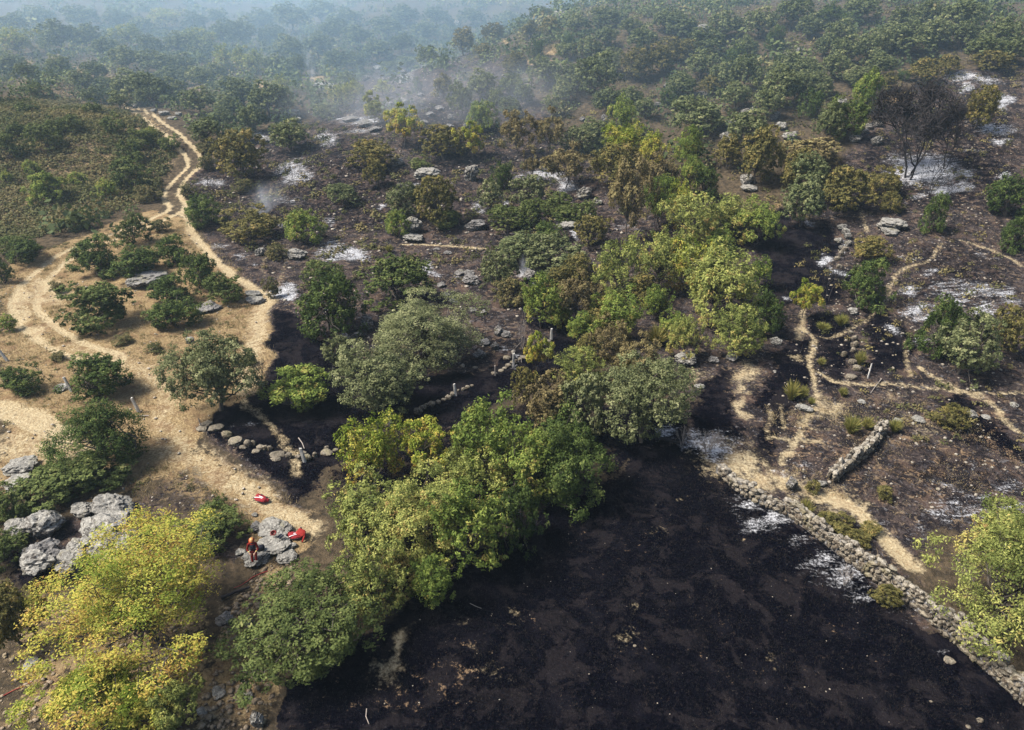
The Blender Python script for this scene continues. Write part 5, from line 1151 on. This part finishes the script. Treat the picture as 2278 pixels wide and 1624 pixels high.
# helmet: dome with brim, ridge stripes
bm = bmesh.new(); bmesh.ops.create_uvsphere(bm, u_segments=28, v_segments=14, radius=1)
bmesh.ops.delete(bm, geom=[v for v in bm.verts if v.co.z < -.12], context='VERTS')
for v in bm.verts:
    f = 1.22 if v.co.z < .02 else 1
    v.co = Vector((v.co.x * .128 * f, v.co.y * .150 * f - (.02 if v.co.y < -.6 and v.co.z < .05 else 0), v.co.z * .125))
me = bpy.data.meshes.new("helmet"); bm.to_mesh(me); bm.free(); me.materials.append(M_HELM); me.materials.append(M_YEL)
for p in me.polygons:
    p.use_smooth = True; ang = abs(p.center.x); p.material_index = 1 if (.030 < ang < .062 and p.center.z > .02) else 0
helmet = link("helmet", me, person, (.02, .325, 1.665), (.20, 0, .05))
so = helmet.modifiers.new("thick", 'SOLIDIFY'); so.thickness = .008
# dark vest over the chest with pouches
bm = bmesh.new(); blob(bm, (0, .34, 1.13), (.163, .124, .155)); blob(bm, (0, .355, 1.29), (.186, .134, .135)); blob(bm, (0, .36, 1.42), (.115, .09, .06)); blob(bm, (-.08, .225, 1.10), (.055, .03, .06)); blob(bm, (.08, .225, 1.10), (.055, .03, .06)); blob(bm, (.02, .23, 1.27), (.07, .03, .05))
vest = fuse("vest", bm, .014, [M_NAVY], person, 3)
bm = bmesh.new(); blob(bm, (0, .31, .985), (.160, .118, .028)); fuse("belt", bm, .012, [M_BLK], person, 2)

def pack(px, py, rz, label, L=1.0, stripes=True):
    g, d = ground(px, py); root = link("firefighting_pack", None, loc=g, rot=(0, 0, rz)); root.empty_display_size = .2
    tag(root, label, "backpack")
    bm = bmesh.new(); r = random.Random(int(px))
    blob(bm, (0, 0, .14), (.44 * L, .30, .15)); blob(bm, (-.20, .06, .17), (.24, .25, .15)); blob(bm, (.25, -.05, .15), (.22, .22, .14)); blob(bm, (.42, .05, .10), (.14, .14, .10)); blob(bm, (-.34, .17, .16), (.12, .12, .10))
    body = fuse("pack_body", bm, .025, [M_DRED], root, 3)
    bm = bmesh.new(); blob(bm, (-.12, .20, .20), (.20, .10, .08)); blob(bm, (.30, .12, .17), (.13, .10, .08)); fuse("pocket", bm, .022, [M_BLK], body, 2)
    if stripes:
        for k, (y, a) in enumerate(((-.13, .1), (.03, -.05))):
            P = [((-.36 + .15 * i, y + a * i * .12, .215 + .085 * math.sin(math.pi * (i + .6) / 5.4)), .018) for i in range(5)]
            V, F = tubes([P], 6); V[:, 1] = V[:, 1].mean() + (V[:, 1] - V[:, 1].mean()) * 1.3
            link("reflective_stripe", raw_mesh("reflective_stripe", V, F, 4, [M_WHITE], smooth=True), body)
    for y in (-.27, .29):
        P = [((-.40 + .2 * i, y + .05 * math.sin(i * 2), .06 + .09 * math.sin(math.pi * i / 4)), .022) for i in range(5)]
        V, F = tubes([P], 6); link("strap", raw_mesh("strap", V, F, 4, [M_BLK], smooth=True), root)
    P = [((-.38 + .06 * math.cos(a), .20 + .07 * math.sin(a), .25), .016) for a in np.linspace(0, 5.6, 9)]
    V, F = tubes([P], 6); link("carry_handle", raw_mesh("carry_handle", V, F, 4, [M_RED], smooth=True), body)
    return root
pack(*tile(7, 1697, 132), -.35, "red firefighting pack with white stripes lying on the pale path")
pack(*tile(7, 1925, 372), .25, "second red firefighting pack under a jacket beside the pale rocks", .9, True)
# jacket thrown over the second pack
g, d = ground(*tile(7, 1948, 368)); jk = link("red_jacket", None, loc=(g.x, g.y, g.z + .16), rot=(0, 0, -.2)); tag(jk, "orange-red jacket draped over the pack with one sleeve hanging", "jacket")
bm = bmesh.new(); blob(bm, (.08, .05, .14), (.30, .26, .09)); blob(bm, (-.05, .24, .16), (.12, .11, .09)); blob(bm, (.22, -.05, .10), (.18, .18, .09))
fuse("jacket_body", bm, .02, [M_RED], jk, 3)
bm = bmesh.new(); limb(bm, (.30, .05, .12), (.38, -.18, .03), .085, .065); limb(bm, (.38, -.18, .03), (.36, -.40, -.10), .065, .055); fuse("sleeve", bm, .02, [M_RED], jk, 3)
bm = bmesh.new(); limb(bm, (-.02, .30, .20), (-.06, .36, .22), .05, .05, 3); fuse("hood", bm, .02, [M_NAVY], jk, 2)
def lump(name, t, x, y, dims, dz, mat, label, cat, rz=0, extra=None):
    """dz: rest height over the land (on a rock)."""
    p, d = cast(*tile(t, x, y)); g = on_ground(p[0], p[1], dz)
    root = link(name, None, loc=g, rot=(0, 0, rz)); root.empty_display_size = .1; tag(root, label, cat)
    bm = bmesh.new(); a, b, c = dims
    blob(bm, (0, 0, c), dims); blob(bm, (a * .5, b * .3, c * 1.2), (a * .5, b * .5, c * .7)); blob(bm, (-a * .5, -b * .2, c * .8), (a * .55, b * .7, c * .7))
    fuse("bag_body", bm, .018, [mat], root, 3)
    P = [((a * .7 * math.cos(q), b * .2, c * 1.5 + c * .9 * math.sin(q)), .014) for q in np.linspace(0, math.pi, 7)]
    V, F = tubes([P], 6); link("strap", raw_mesh("strap", V, F, 4, [M_BLK], smooth=True), root)
    return root
lump("black_bag", 7, 1772, 300, (.19, .16, .14), .05, M_BLK, "black bag tucked behind the long whitish slab", "bag")
lump("black_bag", 7, 1705, 490, (.22, .18, .20), .35, M_NAVY, "dark backpack resting on the boulder beside the firefighter", "bag", .4)
# helmet left upside down on the white-topped rock, with gloves beside it
p, d = cast(*tile(7, 1788, 398)); g = on_ground(p[0], p[1], .52)
hl = link("spare_helmet", None, loc=g); tag(hl, "brown-red helmet lying upturned on the white-topped rock", "helmet")
bm = bmesh.new(); bmesh.ops.create_uvsphere(bm, u_segments=24, v_segments=12, radius=.15); bmesh.ops.delete(bm, geom=[v for v in bm.verts if v.co.z > .03], context='VERTS')
me = bpy.data.meshes.new("shell"); bm.to_mesh(me); bm.free(); me.materials.append(flat_mat("brown_red_shell", (.16, .03, .02), .4, .4)); o = link("shell", me, hl, (0, 0, .13), (.35, 0, 0)); o.modifiers.new("thick", 'SOLIDIFY').thickness = -.012
P = [((.155 * math.cos(q), .155 * math.sin(q), .155), .014) for q in np.linspace(0, 6.28, 20)]
V, F = tubes([P], 6); link("rim", raw_mesh("rim", V, F, 4, [M_DRED], smooth=True), hl, (0, 0, .015), (.35, 0, 0))
p, d = cast(*tile(7, 1825, 405)); g = on_ground(p[0], p[1], .50)
gl = link("work_gloves", None, loc=g, rot=(0, 0, -.5)); tag(gl, "dark work gloves dropped beside the upturned helmet", "gloves")
for k in (0, 1):
    bm = bmesh.new(); blob(bm, (k * .16, 0, .03), (.07, .09, .03)); 
    for f in range(4): limb(bm, (k * .16 - .05 + f * .033, .06, .03), (k * .16 - .06 + f * .04, .17 - abs(f - 1.5) * .02, .02), .018, .014, 4)
    limb(bm, (k * .16 + .05, -.01, .03), (k * .16 + .11, .04, .02), .018, .014, 4); limb(bm, (k * .16, -.05, .03), (k * .16, -.13, .03), .05, .06, 3)
    fuse("glove", bm, .012, [M_NAVY], gl, 2)

# ------------------------------------------------------------------ ground cover nobody could count
def clumps(name, label, cat, X, Y, S, mat, nq, l, seed, tint0=None, up=.6, sq=.75):
    """One mesh of low leafy mounds at X, Y with radii S."""
    r = np.random.default_rng(seed); n = len(X)
    d = norm(r.normal(size=(n, nq, 3))); d[..., 2] = np.abs(d[..., 2])
    rad = r.uniform(.55, 1.05, (n, nq, 1)) * (1 + .3 * np.sin(d[..., :1] * 5 + r.random((n, 1, 1)) * 6))
    P = d * rad * S[:, None, None] * np.array([1, 1, sq])
    Z = height(X, Y)
    P += np.stack([X, Y, Z], 1)[:, None]
    N = norm(d * .8 + np.array([0, 0, up]) + r.normal(size=d.shape) * .5)
    base = (r.random(n) if tint0 is None else tint0)[:, None] + r.normal(size=(n, nq)) * .09
    V = []; P = P.reshape(-1, 3); N = N.reshape(-1, 3); sz = np.repeat(S, nq) * l
    t = norm(np.cross(N, norm(r.normal(size=P.shape)))); b = np.cross(N, t)
    V = np.stack([P - t * sz[:, None] * .5, P - b * sz[:, None] * .33, P + t * sz[:, None] * .5, P + b * sz[:, None] * .33], 1).reshape(-1, 3)
    o = link(name, raw_mesh(name, V, np.arange(len(V)).reshape(-1, 4), 4, [mat], np.repeat(np.clip(base.ravel(), 0, 1), 4)))
    return tag(o, label, cat, kind="stuff")
def in_poly(pts, n, seed, jit=True):
    """Random points spread over a picture polygon laid on the land."""
    P = gpts(pts); r = np.random.default_rng(seed); lo, hi = P.min(0), P.max(0); out = np.zeros((0, 2))
    while len(out) < n:
        q = lo + (hi - lo) * r.random((n * 3, 2)); q = q[inside(P, q[:, 0], q[:, 1])]; out = np.concatenate([out, q])
    return out[:n, 0], out[:n, 1]
TA = np.array(TREES + [(a, b, max(c * 2.2, 2.0) if math.hypot(a, b) > 70 else c) for a, b, c in ROCKS])
def clear(x, y, k=.55, path=True):
    ok = np.ones(len(x), bool)
    for i in range(0, len(x), 4000):
        dd = np.hypot(x[i:i + 4000, None] - TA[:, 0], y[i:i + 4000, None] - TA[:, 1]); ok[i:i + 4000] = (dd > TA[:, 2] * k).all(1)
    if path: ok &= mask_at("path", x, y) < .3
    return ok
r5 = np.random.default_rng(55)
x, y = in_poly([(-60, 560), (60, 535), (150, 510), (260, 470), (350, 440), (360, 400), (395, 340), (350, 290), (280, 245), (120, 210), (-60, 230)], 4300, 1)
k = clear(x, y, .4); x, y = x[k], y[k]
t0 = np.clip(.18 + .75 * vnoise(x / 7, y / 7) + r5.normal(size=len(x)) * .12, 0, 1)
clumps("heath_scrub", "low green-brown heath covering the slope beside the winding track", "scrub", x, y, r5.uniform(.35, .95, len(x)), LM['scrub'], 30, .45, 5, t0)
x, y = in_poly([(0, 590), (150, 540), (330, 480), (420, 490), (600, 660), (600, 770), (560, 890), (450, 940), (440, 1010), (560, 1060), (600, 1110), (560, 1170), (430, 1120), (200, 1110), (0, 1100)], 900, 2)
k = clear(x, y, .9); x, y = x[k], y[k]
clumps("dry_scrub", "scattered brown dwarf scrub on the dry grass by the tracks", "scrub", x, y, r5.uniform(.12, .34, len(x)), LM['scrub'], 30, .45, 6, np.clip(.55 + r5.normal(size=len(x)) * .2, 0, 1))
# dry grass blades
def blades(name, label, x, y, per, hgt, mat, seed, spread=.22, wid=.022):
    r = np.random.default_rng(seed); n = len(x) * per
    X = np.repeat(x, per) + r.normal(size=n) * spread; Y = np.repeat(y, per) + r.normal(size=n) * spread; Z = height(X, Y) - .08
    d = norm(np.stack([r.normal(size=n) * .5, r.normal(size=n) * .5, np.ones(n)], 1)); L = hgt * r.uniform(.5, 1.3, n)[:, None]
    s = norm(np.cross(d, r.normal(size=(n, 3)))) * wid; p = np.stack([X, Y, Z], 1)
    V = np.stack([p - s, p + s, p + d * (L + .08)], 1).reshape(-1, 3)
    o = link(name, raw_mesh(name, V, np.arange(n * 3).reshape(-1, 3), 3, [mat], np.repeat(np.clip(.5 + .25 * r.normal(size=n), 0, 1), 3)))
    return tag(o, label, "grass", kind="stuff")
x, y = in_poly([(0, 590), (150, 540), (420, 490), (600, 660), (600, 770), (560, 890), (450, 940), (440, 1010), (700, 1130), (680, 1210), (560, 1180), (430, 1120), (200, 1110), (0, 1100)], 3800, 3)
k = clear(x, y, .8); blades("dry_grass", "straw-coloured dry grass around the tracks and rocks", x[k], y[k], 14, .26, LM['straw'], 4)
x, y = in_poly([(640, 1600), (760, 1490), (900, 1380), (1020, 1270), (1340, 1070), (1540, 1000), (1790, 1220), (2090, 1470), (2250, 1620)], 7000, 8)
k = mask_at("path", x, y) < .3; x, y = x[k], y[k]
M_STUB = leaf_mat("charred_stubble", [(0, (.002, .002, .0035)), (.6, (.008, .0075, .010)), (1, (.035, .03, .03))], 0.0)
blades("charred_stubble", "burnt black grass stubble on the field", x, y, 9, .11, M_STUB, 9, .16, .018)
x, y = in_poly([(610, 690), (700, 750), (900, 850), (1060, 840), (1310, 710), (1300, 800), (1010, 950), (760, 1010), (700, 1090), (480, 985), (560, 880)], 2500, 18)
blades("charred_stubble", "burnt black stubble on the strip between stone row and ashes", x, y, 9, .11, M_STUB, 19, .16, .02)
# tufts of grass the fire left in the black field
def tufts(polyg, n, seed, label, per=7):
    x, y = in_poly(polyg, n * 4, seed); k = (vnoise(x / 1.3, y / 1.3) * .6 + vnoise(x / 4.1 + 7, y / 4.1) * .6 > .68); x, y = x[k][:n], y[k][:n]
    blades("unburnt_tufts", label, x, y, per, .10, LM['straw'], seed, .10, .022)
tufts([(1700, 900), (1850, 880), (2278, 900), (2278, 1130), (2000, 1150), (1900, 1120), (1750, 1060)], 1000, 43, "dry tufts on the scorched plain around the short wall")
tufts([(600, 540), (1080, 540), (1080, 720), (900, 720), (600, 660)], 500, 44, "dry tufts on the red-brown burnt slope")
# burnt twigs standing on the scorched slopes
def twigs(polyg, n, seed, label):
    x, y = in_poly(polyg, n, seed); k = clear(x, y, .5); x, y = x[k], y[k]
    o = blades("burnt_twigs", label, x, y, 12, .55, M_STUB, seed, .22, .014); o["category"] = "twigs"
twigs([(420, 400), (760, 240), (1000, 200), (1290, 340), (1420, 470), (1100, 620), (600, 660)], 1500, 21, "burnt bare twigs of heath on the smoky middle slope")
twigs([(1720, 500), (1850, 470), (2050, 200), (2278, 150), (2278, 1150), (2050, 1150), (1720, 1000)], 1300, 22, "burnt bare twigs of heath on the slope with white ash")
x, y = in_poly([(420, 400), (760, 240), (1000, 200), (1290, 340), (1420, 470), (1100, 620), (600, 660)], 1050, 23); k = clear(x, y, .8); x, y = x[k], y[k]
clumps("scorched_scrub", "dull brown half-burnt scrub dotting the smoky middle slope", "scrub", x, y, r5.uniform(.2, 1.0, len(x)) ** 1.3, LM['scrub'], 34, .42, 24, np.clip(.5 + r5.normal(size=len(x)) * .25, 0, 1))
x, y = in_poly([(1750, 480), (1900, 300), (2278, 150), (2278, 1000), (2000, 1000), (1850, 800)], 480, 25); k = clear(x, y, .8); x, y = x[k], y[k]
clumps("scorched_scrub", "dull brown half-burnt scrub dotting the slope with white ash", "scrub", x, y, r5.uniform(.2, .6, len(x)), LM['scrub'], 30, .42, 26, np.clip(.6 + r5.normal(size=len(x)) * .25, 0, 1))
x, y = in_poly([(1000, 200), (1100, 60), (1250, 30), (2278, 30), (2278, 190), (1950, 320), (1800, 450), (1700, 490), (1400, 430), (1250, 330)], 2600, 27); k = clear(x, y, .5); x, y = x[k], y[k]
clumps("hill_scrub", "low olive and brown undergrowth between the hillside oaks", "scrub", x, y, r5.uniform(.3, .9, len(x)), LM['scrub'], 26, .40, 28, np.clip(.15 + .7 * vnoise(x / 6, y / 6) + r5.normal(size=len(x)) * .12, 0, 1))
# stones too many to count
def pebbles(name, label, polyg, n, lo, hi, seed, mat, keep=None):
    r = np.random.default_rng(seed); x, y = in_poly(polyg, n, seed)
    m = STONE[0]; c = np.empty(len(m.vertices) * 3); m.vertices.foreach_get("co", c); c = c.reshape(-1, 3)
    ico = bmesh.new(); bmesh.ops.create_icosphere(ico, subdivisions=1, radius=1); c = np.array([v.co for v in ico.verts]); f = np.array([[v.index for v in q.verts] for q in ico.faces]); ico.free()
    c = c[:12]; bm = bmesh.new(); bmesh.ops.create_icosphere(bm, subdivisions=1, radius=1); bm.free()
    phi = (1 + 5 ** .5) / 2
    c = np.array([(-1, phi, 0), (1, phi, 0), (-1, -phi, 0), (1, -phi, 0), (0, -1, phi), (0, 1, phi), (0, -1, -phi), (0, 1, -phi), (phi, 0, -1), (phi, 0, 1), (-phi, 0, -1), (-phi, 0, 1)]) / 1.9
    f = np.array([(0, 11, 5), (0, 5, 1), (0, 1, 7), (0, 7, 10), (0, 10, 11), (1, 5, 9), (5, 11, 4), (11, 10, 2), (10, 7, 6), (7, 1, 8), (3, 9, 4), (3, 4, 2), (3, 2, 6), (3, 6, 8), (3, 8, 9), (4, 9, 5), (2, 4, 11), (6, 2, 10), (8, 6, 7), (9, 8, 1)])
    s = lo + (hi - lo) * r.random(len(x)) ** 3
    V = c[None] * r.uniform(.7, 1.3, (len(x), 12, 1)) * s[:, None, None] * np.stack([r.uniform(.8, 1.5, len(x)), r.uniform(.8, 1.3, len(x)), r.uniform(.45, .8, len(x))], 1)[:, None]
    V = V + np.stack([x, y, height(x, y) + s * .15], 1)[:, None]
    F = f[None] + (np.arange(len(x)) * 12)[:, None, None]
    return tag(link(name, raw_mesh(name, V.reshape(-1, 3), F.reshape(-1, 3), 3, [mat])), label, "stones", kind="stuff")
M_PEB = stone_mat("pale_pebbles", (.16, .13, .10), (.28, .24, .19), (.46, .42, .35), soot_amt=.62)
M_RUB = stone_mat("tan_rubble", (.12, .085, .055), (.22, .165, .11), (.34, .28, .20), soot_amt=.60)
pebbles("loose_stones", "small pale stones strewn over the burnt middle slope", [(430, 420), (600, 300), (780, 200), (900, 130), (1050, 120), (1290, 340), (1400, 470), (1330, 700), (1060, 840), (700, 740), (600, 660)], 2300, .03, .24, 31, M_PEB)
pebbles("loose_stones", "small pale stones strewn over the scorched plain by the short wall", [(1700, 880), (1800, 700), (1880, 500), (2050, 300), (2278, 200), (2278, 1150), (2000, 1130), (1760, 1060)], 1900, .02, .14, 32, M_PEB)
pebbles("loose_stones", "loose stones along the dry tracks", [(0, 620), (400, 500), (600, 660), (560, 880), (450, 940), (700, 1130), (560, 1170), (0, 1100)], 900, .02, .12, 33, M_PEB)
pebbles("gully_rubble", "tan rubble filling the gully path under the yellow ash", [(430, 1624), (470, 1500), (500, 1360), (560, 1270), (660, 1240), (640, 1330), (590, 1440), (610, 1560), (580, 1640)], 800, .02, .17, 34, M_RUB)
pebbles("gully_rubble", "tan rubble on the bank under the leaning oak", [(0, 1400), (120, 1330), (420, 1360), (440, 1520), (430, 1640), (0, 1640)], 600, .02, .16, 35, M_RUB)
pebbles("field_pebbles", "few pale pebbles on the black field", [(640, 1600), (900, 1390), (1340, 1070), (1540, 1000), (1790, 1220), (2250, 1620)], 170, .01, .045, 36, M_PEB)

# ------------------------------------------------------------------ the far wood: a mass of crowns one cannot tell apart
HEATH = gpts([(-200, 640), (0, 560), (60, 535), (150, 510), (260, 470), (350, 440), (395, 420), (450, 370), (440, 330), (380, 262), (300, 250), (220, 236), (120, 222), (-60, 236), (-300, 330)])
TRK = gpts(TR)
def far_wood(name, label, n, rmin, rmax, amin, amax, seed, nq, l, size, dens=None):
    r = np.random.default_rng(seed); a = np.radians(r.uniform(amin, amax, n)); R = np.sqrt(r.uniform(rmin ** 2, rmax ** 2, n))
    x, y = R * np.sin(a), R * np.cos(a); ok = clear(x, y, .75, False)
    ok &= (mask_at("straw", x, y) < .6) & (vnoise(x / 16 + 3, y / 16) > .14) & ((mask_at("brown", x, y) < .4) | ((r.random(len(x)) < .16) & (y > 130)))
    ok &= ~inside(HEATH, x, y) & (seg_dist(TRK, x, y, False) > 5)
    x, y = x[ok], y[ok]; S = r.uniform(size[0], size[1], len(x)) * (.6 + .7 * r.random(len(x)))
    t0 = np.clip(.15 + .55 * vnoise(x / 22, y / 22) + .22 * r.normal(size=len(x)), 0, .95)
    return clumps(name, label, "wood", x, y, S, LM['far'], nq, l, seed + 1, t0, .25, 1.25)
far_wood("far_wood", "hazy oak scrub covering the hill and plain behind", 4300, 100, 300, -46, 46, 71, 60, .30, (1.0, 3.0))
far_wood("far_wood", "blue-hazed woodland reaching to the horizon", 3000, 300, 640, -46, 46, 72, 40, .42, (1.8, 4.0))
far_wood("far_wood", "faint last woodland on the skyline", 1500, 640, 1300, -46, 46, 73, 26, .6, (3, 6))

# ------------------------------------------------------------------ smoke and haze
def smoke(name, label, t, x, y, w, h, dens, seed, lean=0.0, sc=1.0, up=True, depth=1.0, lo=.40, hi=.68):
    px, py = tile(t, x, y); g, d = ground(px, py); W = w * .3425 / 2 * d / FD; H = h * .3425 * d / FD
    bm = bmesh.new(); bmesh.ops.create_icosphere(bm, subdivisions=3, radius=1)
    for v in bm.verts:
        z = v.co.z * .5 + .5; f = (.35 + .75 * z) if up else 1
        v.co = Vector((v.co.x * W * f + lean * W * z, v.co.y * W * f * depth, z * H))
    me = bpy.data.meshes.new(name); bm.to_mesh(me); bm.free()
    q = NT(name + "_volume"); p = q.pos(True)
    mp = q.n("ShaderNodeMapping"); q.put(mp.inputs[0], p); mp.inputs[1].default_value = (seed * 3.1, seed, 0); mp.inputs[3].default_value = (1 / W, 1 / W, .45 / W)
    nz = q.noise(mp.outputs[0], 1.7 * sc, 5, .62, .7)
    sep = q.n("ShaderNodeSeparateXYZ"); q.put(sep.inputs[0], p)
    zz = q.math('DIVIDE', sep.outputs[2], H)
    fx = q.math('DIVIDE', q.math('SUBTRACT', sep.outputs[0], q.math('MULTIPLY', zz, lean * W)), W); fy = q.math('DIVIDE', sep.outputs[1], W * depth)
    rr = q.math('SQRT', q.math('ADD', q.math('MULTIPLY', fx, fx), q.math('MULTIPLY', fy, fy)))
    edge = q.step(rr, .95 if not up else .8, .1)
    fade = q.math('MULTIPLY', q.step(zz, 1.0, .25), q.step(zz, -.02, .04))
    dn = q.math('MULTIPLY', q.math('MULTIPLY', q.step(nz, lo, hi), edge), q.math('MULTIPLY', fade, dens))
    v = q.n("ShaderNodeVolumePrincipled"); v.inputs["Color"].default_value = (.86, .90, .97, 1); q.put(v.inputs["Density"], dn); v.inputs["Anisotropy"].default_value = .2
    q.t.links.new(v.outputs[0], q.out.inputs["Volume"]); me.materials.append(q.m)
    return tag(link(name, me, loc=(g.x, g.y, g.z - .05)), label, "smoke", kind="stuff")
smoke("smoke_wisp", "grey-blue smoke wisp rising from the burnt slope near the track", 1, 1640, 1420, 520, 260, .24, 1, .5)
smoke("smoke_wisp", "faint smoke over the white rocks under the oak", 5, 1210, 230, 120, 170, .9, 2, .2)
smoke("smoke_wisp", "thin smoke thread by the dome-shaped oak", 5, 590, 210, 70, 120, 1.2, 3, -.1)
smoke("smoke_wisp", "tall thin smoke plume in the hazy hollow", 2, -160, 560, 130, 260, .3, 4, -.3)
bm = bmesh.new()                                            # smoke that has settled over the land behind: a low closed bank
prof = [(104, -3), (135, 22), (185, 36), (280, 42), (900, 48), (5900, 52), (5900, -4)]
rows = [[bm.verts.new((xx, yy + (oo if yy < 300 else 0), zz)) for yy, zz in prof] for xx, oo in ((-5800, 50), (-300, 50), (-100, 35), (-30, -6), (30, -22), (150, -22), (5800, -22))]
for a, b in zip(rows, rows[1:]):
    for i in range(len(prof)): bm.faces.new((a[i], b[i], b[(i + 1) % len(prof)], a[(i + 1) % len(prof)]))
bm.faces.new(rows[0]); bm.faces.new(rows[-1]); bmesh.ops.recalc_face_normals(bm, faces=bm.faces)
me = bpy.data.meshes.new("smoke_bank"); bm.to_mesh(me); bm.free()
q = NT("smoke_bank_volume"); v = q.n("ShaderNodeVolumePrincipled"); v.inputs["Color"].default_value = (.58, .81, 1.0, 1); v.inputs["Density"].default_value = .0028; v.inputs["Anisotropy"].default_value = .25
q.t.links.new(v.outputs[0], q.out.inputs["Volume"]); me.materials.append(q.m)
tag(link("smoke_bank", me), "blue smoke settled over the hills and woods behind", "smoke", kind="stuff")
smoke("smoke_drift", "wide pale smoke drifting across the hollow and hill", 2, 500, 770, 2700, 430, .030, 5, .4, 1.8, False, .7, .22, .80)
q = NT("haze_air"); v = q.n("ShaderNodeVolumePrincipled"); v.inputs["Color"].default_value = (.62, .82, 1.0, 1); v.inputs["Density"].default_value = .00032; v.inputs["Anisotropy"].default_value = .25
q.t.links.new(v.outputs[0], q.out.inputs["Volume"])
zmin, zmax = float(gz.min()) - 1.0, max(CAM_H, float(gz.max())) + 22.0
bm = bmesh.new(); bmesh.ops.create_cube(bm, size=2)
for vv in bm.verts: vv.co = Vector((vv.co.x * 6100, vv.co.y * 6100, zmin if vv.co.z < 0 else zmax))
me = bpy.data.meshes.new("haze"); bm.to_mesh(me); bm.free(); me.materials.append(q.m)
tag(link("haze", me), "thin blue smoke haze hanging over the whole land", "haze", kind="stuff")
